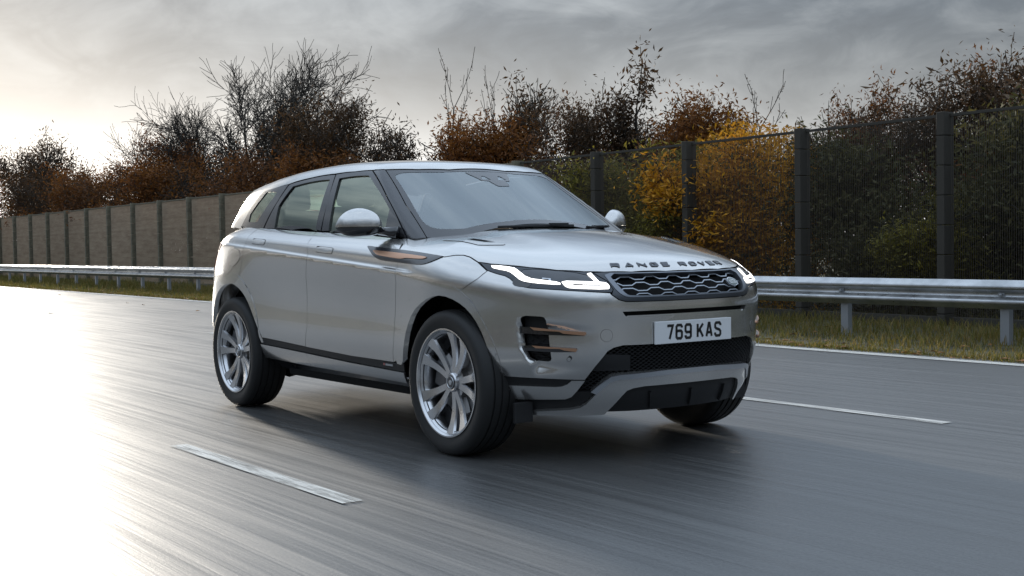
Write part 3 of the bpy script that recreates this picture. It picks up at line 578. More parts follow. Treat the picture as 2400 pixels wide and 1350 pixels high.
 'drl': ["C",[[-1.0344,0.9737],[-0.9109,0.9614],[-0.8819,0.9483],[-0.8223,0.9092],[-0.7475,0.899],[-0.6723,0.8885],[-0.6673,0.8772],[-0.8096,0.8898],[-0.8574,0.8999],[-0.888,0.9224],[-0.9257,0.9452],[-0.9903,0.9559],[-1.0228,0.9623]],False],
 'drl_loop': ["C",[[-0.6666,0.8946],[-0.5696,0.8905],[-0.468,0.8848],[-0.4551,0.8761],[-0.4478,0.8618],[-0.4553,0.8525],[-0.6237,0.8607],[-0.6434,0.8676],[-0.6535,0.8754]],False],
 'drl_hole': ["C",[[-0.6261,0.8814],[-0.4919,0.8757],[-0.4767,0.8675],[-0.6054,0.8717]],False],
 'drl_bar': ["C",[[-0.5432,0.9261],[-0.524,0.9288],[-0.4947,0.889],[-0.509,0.8873]],False],
 'lamp_lens': ["C",[[-0.8784,0.9509],[-0.7854,0.9539],[-0.5468,0.9292],[-0.5146,0.8894],[-0.6608,0.8969],[-0.7438,0.902],[-0.8184,0.9138]],False],
 'grille_outer': ["C",[[-0.3115,0.9294],[-0.4569,0.9326],[-0.5111,0.9302],[-0.4517,0.8906],[-0.4326,0.8514],[-0.4423,0.8283],[-0.4104,0.8032],[-0.3764,0.7933],[-0.3514,0.7927],[-0.1659,0.7904]],True],
 'grille_ring': ["C",[[-0.3132,0.9264],[-0.4667,0.9287],[-0.4464,0.8869],[-0.414,0.8379],[-0.3817,0.8162],[-0.3502,0.8109],[-0.1637,0.8093]],True],
 'grille_open': ["C",[[-0.3158,0.9213],[-0.442,0.9245],[-0.4031,0.8617],[-0.3738,0.8264],[-0.3493,0.8205],[-0.1625,0.8163]],True],
 'bumper': ["C",[[-0.166,0.7892],[-0.3515,0.7912],[-0.3765,0.7919],[-0.4115,0.802],[-0.4434,0.8268],[-0.4504,0.8361],[-0.5651,0.8455],[-0.6831,0.855],[-0.8071,0.864],[-0.8537,0.8723],[-0.8812,0.8869],[-0.9126,0.9103],[-0.9396,0.9227],[-0.9902,0.9343],[-1.0431,0.9494],[-1.0441,0.9475],[-1.086,0.9106],[-1.133,0.8831],[-1.1731,0.8594],[-1.1988,0.8517],[-1.1205,0.7969],[-1.0373,0.667],[-0.9932,0.5949],[-0.9624,0.5074],[-0.9607,0.4288],[-0.8043,0.4241],[-0.6536,0.4183],[-0.5641,0.4155],[-0.5154,0.4881],[-0.4653,0.5558],[-0.4374,0.5719],[-0.3956,0.5812],[-0.3114,0.5802],[-0.1702,0.5799]],True],
 'slot': ["C",[[-0.168,0.7436],[-0.3929,0.7431],[-0.3809,0.7249],[-0.3674,0.7192],[-0.1681,0.7172]],True],
 'fog_open': ["C",[[-0.8526,0.7164],[-0.845,0.7248],[-0.8284,0.7297],[-0.7547,0.7258],[-0.7431,0.7213],[-0.7365,0.709],[-0.7276,0.6023],[-0.7191,0.5167],[-0.7233,0.506],[-0.7339,0.5012],[-0.7906,0.5027],[-0.8186,0.5287],[-0.8382,0.5803],[-0.8507,0.6647]],False],
 'fog_recess': ["C",[[-0.857,0.6956],[-0.8502,0.7247],[-0.8242,0.7425],[-0.795,0.747],[-0.6869,0.7405],[-0.6025,0.7308],[-0.5102,0.7187],[-0.5846,0.6895],[-0.6407,0.6288],[-0.651,0.5468],[-0.6237,0.5049],[-0.594,0.477],[-0.6912,0.4774],[-0.739,0.4813],[-0.7909,0.4982],[-0.8267,0.5285],[-0.8446,0.5752],[-0.8552,0.644]],False],
 'blade1': ["C",[[-0.8086,0.6762],[-0.5612,0.6502],[-0.5585,0.6419],[-0.5669,0.6351],[-0.6572,0.6452],[-0.6775,0.6546],[-0.7888,0.6613]],False],
 'blade2': ["C",[[-0.8003,0.5871],[-0.6046,0.5731],[-0.6,0.5669],[-0.6047,0.5573],[-0.6545,0.5641],[-0.6748,0.5716],[-0.7815,0.575]],False],
 'blade1_body': ["C",[[-0.8506,0.6771],[-0.8086,0.6762],[-0.5612,0.6502],[-0.5669,0.6329],[-0.6965,0.6372],[-0.8487,0.6461]],False],
 'blade2_body': ["C",[[-0.8381,0.5873],[-0.8003,0.5871],[-0.6009,0.5731],[-0.6048,0.5556],[-0.6974,0.5551],[-0.8317,0.5618]],False],
 'tow_cover': ["C",[[-0.4433,0.6317],[-0.4441,0.6394],[-0.4467,0.6467],[-0.4509,0.653],[-0.4565,0.6579],[-0.4629,0.6611],[-0.4699,0.6624],[-0.4768,0.6616],[-0.4833,0.6588],[-0.4888,0.6542],[-0.4931,0.6482],[-0.4959,0.6411],[-0.4969,0.6335],[-0.4961,0.6257],[-0.4936,0.6185],[-0.4895,0.6122],[-0.484,0.6073],[-0.4776,0.6041],[-0.4707,0.6029],[-0.4638,0.6037],[-0.4572,0.6064],[-0.4516,0.6109],[-0.4472,0.6169],[-0.4443,0.624]],False],
 'sensor_dot': ["C",[[-0.6271,0.5209],[-0.6279,0.5252],[-0.6302,0.5287],[-0.6336,0.5307],[-0.6374,0.5307],[-0.6408,0.5288],[-0.6432,0.5253],[-0.6441,0.521],[-0.6433,0.5166],[-0.641,0.5131],[-0.6376,0.5112],[-0.6338,0.5111],[-0.6304,0.5131],[-0.628,0.5165]],False],
 'sensor_dot_arch': ["S",[[0.3662,0.5429],[0.3657,0.5475],[0.3634,0.5511],[0.3598,0.553],[0.3556,0.5528],[0.3517,0.5507],[0.3488,0.5469],[0.3475,0.5422],[0.3479,0.5377],[0.3501,0.5341],[0.3536,0.5322],[0.3578,0.5323],[0.3618,0.5345],[0.3648,0.5383]],False],
 'skirt_black_top': ["C",[[-0.9972,0.4272],[-0.8043,0.4241],[-0.6536,0.4183],[-0.6253,0.4154],[-0.6442,0.3964],[-0.6703,0.3855],[-0.6966,0.3826],[-0.8306,0.3847],[-1.0011,0.3846]],False],
 'skirt_silver': ["C",[[-1.0013,0.3839],[-0.8308,0.3836],[-0.6967,0.3818],[-0.6704,0.3848],[-0.6442,0.3958],[-0.6243,0.4143],[-0.5631,0.4133],[-0.6008,0.3593],[-0.6256,0.3306],[-0.656,0.3183],[-0.8196,0.3135],[-1.0145,0.3092]],False],
 'skirt_black': ["C",[[-1.0154,0.3075],[-0.8199,0.3118],[-0.6561,0.3169],[-0.6256,0.3284],[-0.6008,0.3528],[-0.512,0.3506],[-0.5243,0.3366],[-0.557,0.299],[-0.5832,0.2808],[-0.6305,0.2705],[-0.8248,0.2553],[-0.8709,0.2337],[-1.0453,0.223]],False],
 'inlet': ["C",[[-0.1702,0.5826],[-0.3114,0.5812],[-0.3955,0.5833],[-0.4374,0.5735],[-0.4653,0.5573],[-0.5154,0.4881],[-0.5641,0.4155],[-0.6028,0.3572],[-0.5341,0.3576],[-0.513,0.3777],[-0.4816,0.4049],[-0.4478,0.4309],[-0.4044,0.4378],[-0.167,0.4463]],True],
 'inlet_plate': ["C",[[-0.5487,0.4676],[-0.4933,0.5324],[-0.4743,0.54],[-0.3565,0.5317],[-0.3525,0.4535],[-0.4946,0.4532],[-0.5406,0.4544]],False],
 'skid': ["C",[[-0.1673,0.4505],[-0.4049,0.4421],[-0.4482,0.4353],[-0.4818,0.4093],[-0.5131,0.382],[-0.5362,0.3598],[-0.5119,0.3485],[-0.5569,0.2978],[-0.5832,0.2801],[-0.6305,0.2695],[-0.825,0.2543],[-0.8682,0.2338],[-0.7151,0.2342],[-0.6124,0.2339],[-0.4772,0.2399],[-0.461,0.2429],[-0.3883,0.337],[-0.3673,0.3599],[-0.3372,0.3707],[-0.2829,0.3773],[-0.1621,0.3787]],True],
 'skid_lip': ["C",[[-0.1674,0.4516],[-0.405,0.4432],[-0.4483,0.4364],[-0.4819,0.4104],[-0.5132,0.3831],[-0.5362,0.3609],[-0.5119,0.3491],[-0.4822,0.377],[-0.448,0.4082],[-0.4167,0.4189],[-0.1657,0.4281]],True],
 'valance': ["C",[[-0.1619,0.3755],[-0.2827,0.3748],[-0.3353,0.368],[-0.363,0.3575],[-0.385,0.3347],[-0.4543,0.2461],[-0.3454,0.2455],[-0.1291,0.247]],True]}
# ---------- panels cut out of that surface
def dens(poly, h):
    out = []; n = len(poly)
    for i in range(n):
        a = np.array(poly[i]); b = np.array(poly[(i+1) % n]); k = max(1, int(np.ceil(np.linalg.norm(b-a)/h)))
        for j in range(k): out.append(a + (b-a)*j/k)
    return np.array(out)
def area(p): return .5*np.sum(p[:, 0]*np.roll(p[:, 1], -1) - np.roll(p[:, 0], -1)*p[:, 1])
def inset(p, d):
    # moves an anticlockwise outline inwards
    e = np.roll(p, -1, 0) - p; e /= np.maximum(np.linalg.norm(e, axis=1), 1e-9)[:, None]; nn = np.stack([-e[:, 1], e[:, 0]], 1)
    m = nn + np.roll(nn, 1, 0); m /= np.maximum((m*m).sum(1), .5)[:, None]
    return p + m*d
def inside(Q, poly):
    x, y = Q[:, 0], Q[:, 1]; r = np.zeros(len(Q), bool); a = poly; b = np.roll(poly, -1, 0)
    for (x0, y0), (x1, y1) in zip(a, b):
        c = (y0 > y) != (y1 > y); r ^= c & (x < (x1-x0)*(y-y0)/((y1-y0) if y1 != y0 else 1e-12) + x0)
    return r
def full(poly, chart):
    # mirrors a half outline about the centre line
    P = np.array(poly, float)
    if chart == 'C': M2 = P[::-1]*[-1, 1]
    else: M2 = P[::-1]*[1, -1]
    return np.concatenate([P, M2])
def curved(poly, k=1):
    # one corner-cutting pass for traced outlines
    P = np.array(poly, float)
    for _ in range(k):
        n = np.roll(P, -1, 0); P = np.stack([P*.75+n*.25, P*.25+n*.75], 1).reshape(-1, 2)
    return P
TR = TRACE
def outline(key):
    c, p, m = TR[key]; return c, (full(p, c) if m else np.array(p, float))
def panel(name, key, m, parent, f=None, h=.022, gap=.0034, lip=.018, lift=0., holes=(), rows=None, smooth=0, pair=True, poly=None, chart=None, soft_lip=False, displace=None):
    # one sheet-metal panel: outline in its chart, set back by half a shut line, edges folded inwards
    if f is None: f = lower
    if poly is None: chart, poly = outline(key)
    poly = np.array(poly, float)
    if smooth: poly = curved(poly, smooth)
    if area(poly) < 0: poly = poly[::-1]
    loops = [inset(dens(poly, h), gap)]
    for hp in holes:
        hp = np.array(hp, float); hp = hp[::-1] if area(hp) > 0 else hp
        loops.append(inset(dens(hp, h), gap))
    lo = loops[0].min(0); hi = loops[0].max(0)
    gx, gy = np.meshgrid(np.arange(lo[0]+h*.5, hi[0], h), np.arange(lo[1]+h*.5, hi[1], h*.87)); gx[1::2] += h*.5; Q = np.stack([gx.ravel(), gy.ravel()], 1)
    if rows is not None: Q = np.concatenate([Q[rows(Q)], ROWPTS(lo, hi, h)])
    keep = inside(Q, loops[0])
    for l in loops[1:]: keep &= ~inside(Q, l)
    Q = Q[keep]
    B = np.concatenate(loops); d = np.full(len(Q), 9.)
    for i in range(0, len(Q), 1500): d[i:i+1500] = np.sqrt(((Q[i:i+1500, None]-B[None])**2).sum(2)).min(1)
    Q = Q[d > h*.42] if rows is None else Q[(d > h*.42) | ((d > .004) & ~rows(Q))]
    pts = np.concatenate([B, Q]); edges = []; s = 0
    for l in loops: edges += [(s+i, s+(i+1) % len(l)) for i in range(len(l))]; s += len(l)
    r = delaunay_2d_cdt([Vector(p) for p in pts], edges, [], 0, 1e-6)
    P2 = np.array([v[:] for v in r[0]]); T = np.array([t for t in r[2] if len(t) == 3])
    c = P2[T].mean(1); ok = inside(c, loops[0])
    for l in loops[1:]: ok &= ~inside(c, l)
    T = T[ok]; P3 = from_chart(chart, P2, f); N = grad(f, P3)
    if displace is not None:
        P3 = P3 + N*displace(P2)[:, None]
    P3 = P3 + N*lift
    if displace is not None:
        N = np.zeros_like(P3); fn = np.cross(P3[T[:, 1]]-P3[T[:, 0]], P3[T[:, 2]]-P3[T[:, 0]])
        sg = np.sign((fn*grad(f, P3)[T[:, 0]]).sum(1)); fn *= sg[:, None]
        for k in range(3): np.add.at(N, T[:, k], fn)
        N /= np.maximum(np.linalg.norm(N, axis=1), 1e-12)[:, None]
    # orient faces outward
    fn = np.cross(P3[T[:, 1]]-P3[T[:, 0]], P3[T[:, 2]]-P3[T[:, 0]]); fl = (fn*N[T[:, 0]]).sum(1) < 0; T[fl] = T[fl][:, ::-1]
    V = [tuple(p) for p in P3]; NN = [tuple(q) for q in N]; F = [tuple(t) for t in T]
    if lip:
        # boundary edges used once
        cnt = {}
        for t in T:
            for a, b in ((t[0], t[1]), (t[1], t[2]), (t[2], t[0])): cnt[(a, b)] = 1
        for (a, b) in list(cnt):
            if (b, a) in cnt: continue
            e = P3[b]-P3[a]; na = N[a]; o_ = np.cross(e, na); o_ /= max(np.linalg.norm(o_), 1e-9); i0 = len(V)
            V += [tuple(P3[a]), tuple(P3[b]), tuple(P3[b]-N[b]*lip), tuple(P3[a]-N[a]*lip)]; NN += [tuple(N[a]), tuple(N[b]), tuple(N[b]), tuple(N[a])] if soft_lip else [tuple(o_)]*4; F.append((i0+1, i0, i0+3, i0+2))
    V = np.array(V); NN = np.array(NN); o = mesh(name, V, F, m, parent, normals=NN); res = [o]
    if pair:
        V2 = V*[1, -1, 1]; N2 = NN*[1, -1, 1]; par2 = parent
        res.append((V2, N2, [f_[::-1] for f_ in F]))
        p2 = MIRROR.get(parent, parent); o2 = mesh(name, V2, res[1][2], m, p2, normals=N2); MIRROR[o] = o2
    return o
MIRROR = {}
def ROWPTS(lo, hi, h):
    xs = np.arange(lo[0]+h*.3, hi[0], h); R = []
    for dz in (-.008, -.0045, -.0018, 0, .0018, .0045, .009, .018, .027, .034, .040, .046, .054): R.append(np.stack([xs + (0 if len(R) % 2 else h*.5), zgroove(xs + (0 if len(R) % 2 else h*.5)) + dz], 1))
    return np.concatenate(R)
def groove_rows(Q): return (Q[:, 1] < zgroove(Q[:, 0]) - .014) | (Q[:, 1] > zgroove(Q[:, 0]) + .062)

# ---------- car materials
def paintwork():
    m = mat('silver_paint', (.40, .405, .41), .20, .90, .5, 1.0, .02); t = NT(m); fl = t.noise(t.coord(), 900, 1, .5)
    t.l(t.ramp(fl, [(.35, (.50, .49, .475)), (.65, (.67, .658, .64))]), t.b.inputs['Base Color']); t.b.inputs['Coat IOR'].default_value = 1.6; return m
M_CAR = paintwork()
M_GLOSSBLACK = mat('gloss_black', (.012, .012, .014), .12, 0, .5, 1, .02)
M_PILLAR = mat('pillar_black', (.018, .018, .022), .22, 0, .5, .45, .06)
M_PLASTIC = mat('black_plastic', (.016, .016, .017), .50, 0, .4); t = NT(M_PLASTIC); t.bump(t.noise(t.coord(), 500, 2, .5), .15, .001)
M_RUBBER = mat('tyre_rubber', (.020, .020, .020), .62, 0, .35)
M_DARK = mat('dark_underside', (.010, .010, .010), .9, 0, .2)
M_ALLOY = mat('turned_alloy', (.60, .60, .61), .24, 1.0); t = NT(M_ALLOY); t.b.inputs['Anisotropic'].default_value = .5
M_BARREL = mat('grey_alloy', (.16, .16, .165), .38, .8)
M_DISC = mat('brake_steel', (.30, .29, .28), .35, 1.0)
M_COPPER_TRIM = mat('copper_trim', (.58, .33, .21), .33, .9, .5, .3, .1)
M_SILVERTRIM = mat('satin_silver', (.55, .57, .60), .28, .9)
M_ATLAS = mat('grille_silver', (.34, .365, .40), .32, .85)
M_BEZEL = mat('satin_bezel', (.20, .215, .24), .30, .85)
M_FRAME = mat('grille_graphite', (.045, .050, .058), .32, .6, .5, .4, .1)
M_WHITE = mat('plate_white', (.74, .75, .76), .28, 0, .5, .5, .05)
M_INK = mat('plate_black', (.010, .010, .010), .35)
M_LED = mat('lamp_white', (.9, .9, .9), .2, emis=(1, .98, .95), es=2.4)
M_LAMP = mat('lamp_inner', (.035, .038, .045), .10, .2, .5, 1.0, .01)
M_RED = mat('tail_lamp_red', (.30, .02, .02), .12, 0, .5, 1.0, .02)
M_SEAT = mat('seat_grey', (.075, .073, .070), .7); M_TRIM_IN = mat('cabin_trim', (.030, .030, .031), .65); M_LINER = mat('headliner', (.22, .215, .205), .9)
M_BADGE = mat('badge_green', (.012, .05, .03), .2, 0, .5, 1)
def glass(name, tint, ior, rough=0., col=(.90, .97, 1.0)):
    m = bpy.data.materials.new(name); m.use_nodes = True; n = m.node_tree; n.nodes.clear()
    o = n.nodes.new('ShaderNodeOutputMaterial'); mx = n.nodes.new('ShaderNodeMixShader'); tr = n.nodes.new('ShaderNodeBsdfTransparent'); gl = n.nodes.new('ShaderNodeBsdfGlossy'); fr = n.nodes.new('ShaderNodeFresnel')
    tr.inputs[0].default_value = (*tint, 1); gl.inputs['Roughness'].default_value = rough; gl.inputs[0].default_value = (*col, 1); fr.inputs[0].default_value = ior
    n.links.new(fr.outputs[0], mx.inputs[0]); n.links.new(tr.outputs[0], mx.inputs[1]); n.links.new(gl.outputs[0], mx.inputs[2]); n.links.new(mx.outputs[0], o.inputs[0]); return m
M_SCREEN = glass('coated_windscreen', (.70, .76, .76), 3.0); M_GLASS = glass('tinted_window', (.50, .57, .44), 3.3, col=(.90, .97, .83)); M_CLEAR = glass('lamp_cover', (.85, .87, .9), 1.5)

car = thing('suv', 'silver grey SUV with lit headlamps and copper trim driving on the wet road', 'car', (0, 0, 0))
car.location = (0, 0, 0)
# ---- doors, wings, quarters
_, p_fd = outline('front_door')
fd = panel('front_door', 'front_door', M_CAR, car, rows=groove_rows)
rd = panel('rear_door', 'rear_door', M_CAR, car, rows=groove_rows)
rq = panel('rear_quarter', 'rear_quarter', M_CAR, car, rows=groove_rows, lip=.03)
fe = panel('front_wing', 'fender', M_CAR, car, rows=groove_rows)
def ringed(name, key, m, parent, grow=.0045, lift=.0025, **k):
    # a small inset cover with a dark shut line round it
    c, p = outline(key); p = p if area(p) > 0 else p[::-1]
    panel('shut_line', None, M_DARK, parent, poly=inset(dens(p, .03), -grow), chart=c, gap=0, lip=0, lift=.0009, h=.02, **k)
    return panel(name, None, m, parent, poly=p, chart=c, gap=0, lip=.002, lift=lift, h=.02, **k)
for key, par in (('handle_r', rd), ('handle_f', fd)): ringed('door_handle', key, M_CAR, par, smooth=1)
ringed('fuel_flap', 'fuel_flap', M_CAR, rq, .003, .002)
sv = panel('side_vent', 'side_vent', M_PILLAR, car, lift=.004, gap=0, lip=.008, h=.015, smooth=1)
panel('vent_blade', 'vent_blade', M_COPPER_TRIM, sv, lift=.008, gap=0, lip=.006, h=.012, smooth=1)
# wheel-arch bands
c, fa = outline('arch_f'); panel('wheel_arch_trim', None, M_CAR, car, poly=curved(fa), chart='S', lift=.003, gap=-.005, lip=.03, h=.02, soft_lip=True)
ri, ro = outline('arch_r_in')[1], outline('arch_r_out')[1]
xc = -2.665
a_in = np.concatenate([ri[:7], [[-2.80, .825], [-2.93, .765], [-3.02, .69], [-3.085, .60], [-3.12, .50], [-3.13, .40]]])
a_out = np.concatenate([[[-3.20, .40], [-3.19, .52], [-3.15, .63], [-3.085, .735], [-2.99, .82], [-2.88, .872], [-2.78, .90]], ro[2:]])
panel('wheel_arch_trim', None, M_CAR, car, poly=curved(np.concatenate([a_in, a_out])), chart='S', lift=.003, gap=-.004, lip=.03, h=.02, soft_lip=True)
# sill trims
panel('sill_trim', 'sill_black_f', M_PLASTIC, fd, gap=.001, lip=.01, lift=-.002); panel('sill_trim', 'sill_black_r', M_PLASTIC, rd, gap=.001, lip=.01, lift=-.002)
panel('sill_strip', 'sill_silver_f', M_CAR, fd, gap=.0015, lip=.012, lift=.004); panel('sill_strip', 'sill_silver_r', M_CAR, rd, gap=.0015, lip=.012, lift=.004)
panel('sill_badge', 'sill_badge', M_SILVERTRIM, fd, gap=0, lip=.003, lift=.002, h=.01); panel('sill_badge', 'sill_badge_red', M_RED, fd, gap=0, lip=.003, lift=.002, h=.01)
panel('rocker', 'rocker', M_GLOSSBLACK, car, gap=0, lip=.06, lift=-.012)
panel('lamp_cluster', None, M_RED, car, poly=[[-2.86, 1.118], [-2.93, 1.07], [-2.99, 1.06], [-3.04, 1.02], [-3.07, .93], [-3.30, .90], [-3.36, 1.10], [-3.2, 1.135]], chart='S', lift=.003, gap=0, lip=.004)
# ---- bonnet
hh = [(-.395, 0.12), (-.41, .22), (-.49, .34), (-.555, .43), (-.575, .55), (-.59, .66), (-.60, .74), (-.60, .80)]
hp = [to_chart('H', np.array([[x, -y, float(hood(np.array(x), np.array(y))) - (.012 if y > .7 else 0)]]))[0] for x, y in hh]
c, p = outline('hood'); half = np.array(TR['hood'][1])[6:]
hoodpoly = full(np.concatenate([hp, half]), 'H')
bon = panel('bonnet', None, M_CAR, car, poly=hoodpoly, chart='H', h=.024, pair=False, gap=.003)
hv = ringed('bonnet_vent', 'hood_vent', M_CAR, bon, .003, .0025); panel('vent_slot', 'hood_slot', M_DARK, hv, gap=0, lip=0, lift=.005, h=.02)
# ---- cabin
panel('roof', 'roof', M_CAR, car, f=cabin, h=.035, pair=False, gap=.003)
panel('windscreen', 'screen', M_SCREEN, car, f=cabin, h=.035, pair=False, gap=.002, lip=0, lift=-.003)
ws_c, ws_p = outline('screen'); cl_p = curved(outline('screen_clear')[1]); 
panel('windscreen_frit', None, M_PILLAR, car, f=cabin, poly=ws_p, chart='G', holes=[cl_p], h=.03, pair=False, gap=.002, lip=0, lift=-.0015)
panel('screen_pillar', 'a_pillar', M_PILLAR, car, f=cabin, h=.03)
c, qf = outline('quarter_frame'); gq = outline('glass_q')[1]; gr = outline('glass_r')[1]; gf = outline('glass_f')[1]
qwin = panel('quarter_frame', None, M_PILLAR, car, f=cabin, poly=qf, chart='G', holes=[curved(gq)], h=.03, lip=.012, lift=.004)
rfr = panel('rear_window_frame', None, M_PILLAR, rd, f=cabin, poly=outline('rear_frame')[1], chart='G', holes=[gr], h=.03, lip=.014, lift=.002)
ffr = panel('front_window_frame', None, M_PILLAR, fd, f=cabin, poly=outline('front_frame')[1], chart='G', holes=[gf], h=.03, lip=.014, lift=.002)
panel('quarter_window', None, M_GLASS, car, f=cabin, poly=curved(gq), chart='G', h=.03, lip=0, lift=-.001, gap=0)
panel('rear_window', None, M_GLASS, rd, f=cabin, poly=inset(gr if area(gr) > 0 else gr[::-1], -.004), chart='G', h=.03, lip=0, lift=-.008, gap=0)
panel('front_window', None, M_GLASS, fd, f=cabin, poly=inset(gf if area(gf) > 0 else gf[::-1], -.004), chart='G', h=.03, lip=0, lift=-.008, gap=0)
# rear pillar, tailgate and bumper: the charts go on round the back
def gchart(pts): return to_chart('G', np.array(pts, float))
dp = [tuple(a) for a in outline('d_pillar')[1]]
dpoly = [dp[0], dp[1]] + [tuple(a) for a in gchart([(-2.86, -.72, 1.20), (-3.12, -.62, 1.195), (-3.30, -.40, 1.20), (-3.22, -.36, 1.44), (-3.02, -.50, 1.50), (-2.86, -.60, 1.495)])]
panel('rear_pillar', None, M_CAR, car, f=cabin, poly=dpoly, chart='G', h=.035, gap=.002)
tg = gchart([(-3.0, -.49, 1.51), (-3.22, -.35, 1.45), (-3.32, -.39, 1.235)]); tgp = np.concatenate([tg, tg[::-1]*[1, -1]])
panel('rear_screen', None, M_GLASS, car, f=cabin, poly=tgp, chart='G', h=.05, pair=False, lip=0)
DOME['T'] = (np.array([-2.3, 0, .75]), 1.6)
_tc, _fc = to_chart, from_chart
RX = np.array([[0, 0, 1.], [0, 1, 0], [-1, 0, 0]])     # turns the dome to look backwards
def lower_back(x, y, z): return lower(-2.3 - (z-.75), y, .75 + (x+2.3))
bp = []
for a in np.linspace(0, 2*np.pi, 40, endpoint=False):
    yy = .80*np.sign(np.cos(a))*abs(np.cos(a))**.5; zz = .74 + .50*np.sign(np.sin(a))*abs(np.sin(a))**.5
    P = cast(lower, np.array([[-4.2, yy, zz]]), np.array([[1., 0, 0]]), 0, 2.2, 120)[0][0]
    bp.append(to_chart('T', np.array([[-2.3 + (P[2]-.75), P[1], .75 - (P[0]+2.3)]]))[0])
tail = panel('tailgate', None, M_CAR, car, f=lower_back, poly=bp, chart='T', h=.05, pair=False, lip=0)
me = tail.data; vv = [v.co.copy() for v in me.vertices]; nn = [Vector(n.vector) for n in me.corner_normals]
for v, c in zip(me.vertices, vv): v.co = (-2.3 - (c.z-.75), c.y, .75 + (c.x+2.3))
me.normals_split_custom_set([(-n.z, n.y, n.x) for n in nn]); me.update()

# ---- nose
c, slot_p = outline('slot'); fog_p = outline('fog_open')[1]; fogr = outline('fog_recess')[1]
def recess(Q):
    # the scoop pressed into the bumper round the side intake, fading out towards the middle
    d = np.zeros(len(Q))
    for sgn in (1, -1):
        q = Q*[sgn, 1]; s, z = q[:, 0], q[:, 1]
        top = .690 - .03*np.clip((s+.80)/.35, 0, 1); bot = .455 + .015*np.clip((s+.7)/.3, 0, 1)
        wz = sig((top - z)/.006)*sig((z - bot)/.007); wx = sig((s + .006 - np.interp(z, [.50, .5287, .5803, .6647, .72], [-.79, -.8186, -.8382, -.8507, -.853]))/.0035)*np.clip(1 - (s+.80)/.30, 0, 1)**1.2
        d = np.maximum(d, wz*wx*(s < -.3))
    return -.040*d
M_BUMP_HOLES = [slot_p, fog_p, fog_p*[-1, 1]]
bum = panel('bumper', 'bumper', M_CAR, car, h=.014, pair=False, holes=M_BUMP_HOLES, lip=.03, displace=recess)
core = full(np.concatenate([[[0, .93], [-.42, .93], [-1.05, .96], [-1.12, .80], [-.98, .60], [-.93, .40], [-.86, .26], [-.5, .24], [0, .24]]]), 'C')
panel('bumper_core', None, M_DARK, car, poly=core, chart='C', pair=False, lift=-.075, lip=0, h=.05, gap=0)
hl = panel('headlamp', 'headlamp', M_LAMP, car, h=.016, lip=.03, smooth=0)
panel('lamp_surround', None, M_FRAME, hl, poly=outline('headlamp')[1], chart='C', holes=[curved(outline('lamp_lens')[1])], h=.016, lip=.008, lift=.0015, gap=.003)
dh = outline('drl_hole')[1]; dh = dh if area(dh) > 0 else dh[::-1]; dh = inset(dh, -.0022)
panel('light_strip', None, M_LED, hl, poly=curved(outline('drl')[1]), chart='C', h=.010, gap=0, lip=.006, lift=.006)
panel('light_loop', None, M_LED, hl, poly=curved(outline('drl_loop')[1]), chart='C', holes=[dh], h=.008, gap=0, lip=.006, lift=.006)
panel('light_bar', None, M_LED, hl, poly=outline('drl_bar')[1], chart='C', h=.008, gap=0, lip=.006, lift=.006)
for k, (s0, s1) in enumerate(((-.90, -.80), (-.775, -.685), (-.66, -.57))):
    z0 = .878 + .0*k; panel('projector_lens', None, M_SILVERTRIM if k == 1 else M_GLOSSBLACK, hl, poly=curved([[s0, z0+.012], [s0+.02, z0-.006], [s1, z0-.012], [s1-.004, z0+.048-.01*k], [s0+.03, z0+.058-.01*k]]) if k != 1 else [[s0+.05, .905], [s0+.056, .880], [s0+.064, .880], [s0+.060, .908], [s0+.02, .912], [s0+.02, .907]], chart='C', h=.012, gap=0, lip=.004, lift=.003)
# grille
go, gri, gop = outline('grille_outer')[1], curved(outline('grille_ring')[1]), curved(outline('grille_open')[1])
gfr = panel('grille_frame', None, M_FRAME, car, poly=go, chart='C', holes=[gri], h=.014, pair=False, lip=.02, lift=.003, gap=.0015)
panel('grille_bezel', None, M_BEZEL, gfr, poly=gri, chart='C', holes=[gop], h=.012, pair=False, lip=.03, lift=.005, gap=.0008)
panel('grille_back', None, M_DARK, gfr, poly=gop, chart='C', h=.03, pair=False, lip=0, lift=-.045, gap=-.01)
def ribbon(name, m, parent, lines, w, lift, dep, closed_clip=None, kind=None):
    # flat bars laid along chart lines, standing proud of their backing
    V = []; F = []; NN = []
    for ln in lines:
        ln = np.array(ln, float)
        if closed_clip is not None: 
            ok = inside(ln, closed_clip); idx = np.where(ok)[0]
            if len(idx) < 2: continue
            runs = np.split(idx, np.where(np.diff(idx) > 1)[0]+1); ln_all = [ln[r] for r in runs if len(r) > 1]
        else: ln_all = [ln]
        for L_ in ln_all:
            t_ = np.gradient(L_, axis=0); t_ /= np.maximum(np.linalg.norm(t_, axis=1), 1e-9)[:, None]; nn = np.stack([-t_[:, 1], t_[:, 0]], 1)
            a = from_chart('C', L_ + nn*w/2, lower); b_ = from_chart('C', L_ - nn*w/2, lower); N = grad(lower, (a+b_)/2)
            n = len(L_); b0 = len(V)
            V += [tuple(q) for q in np.concatenate([a+N*lift, b_+N*lift, a-N*dep, b_-N*dep])]
            for i in range(n-1):
                F += [(b0+i, b0+n+i, b0+n+i+1, b0+i+1), (b0+2*n+i, b0+i, b0+i+1, b0+2*n+i+1), (b0+n+i, b0+3*n+i, b0+3*n+i+1, b0+n+i+1)]
    o = mesh(name, V, F, m, parent)
    bm = bmesh.new(); bm.from_mesh(o.data); bmesh.ops.recalc_face_normals(bm, faces=bm.faces[:]); bm.to_mesh(o.data); bm.free()
    if kind: o['kind'] = kind
    return o
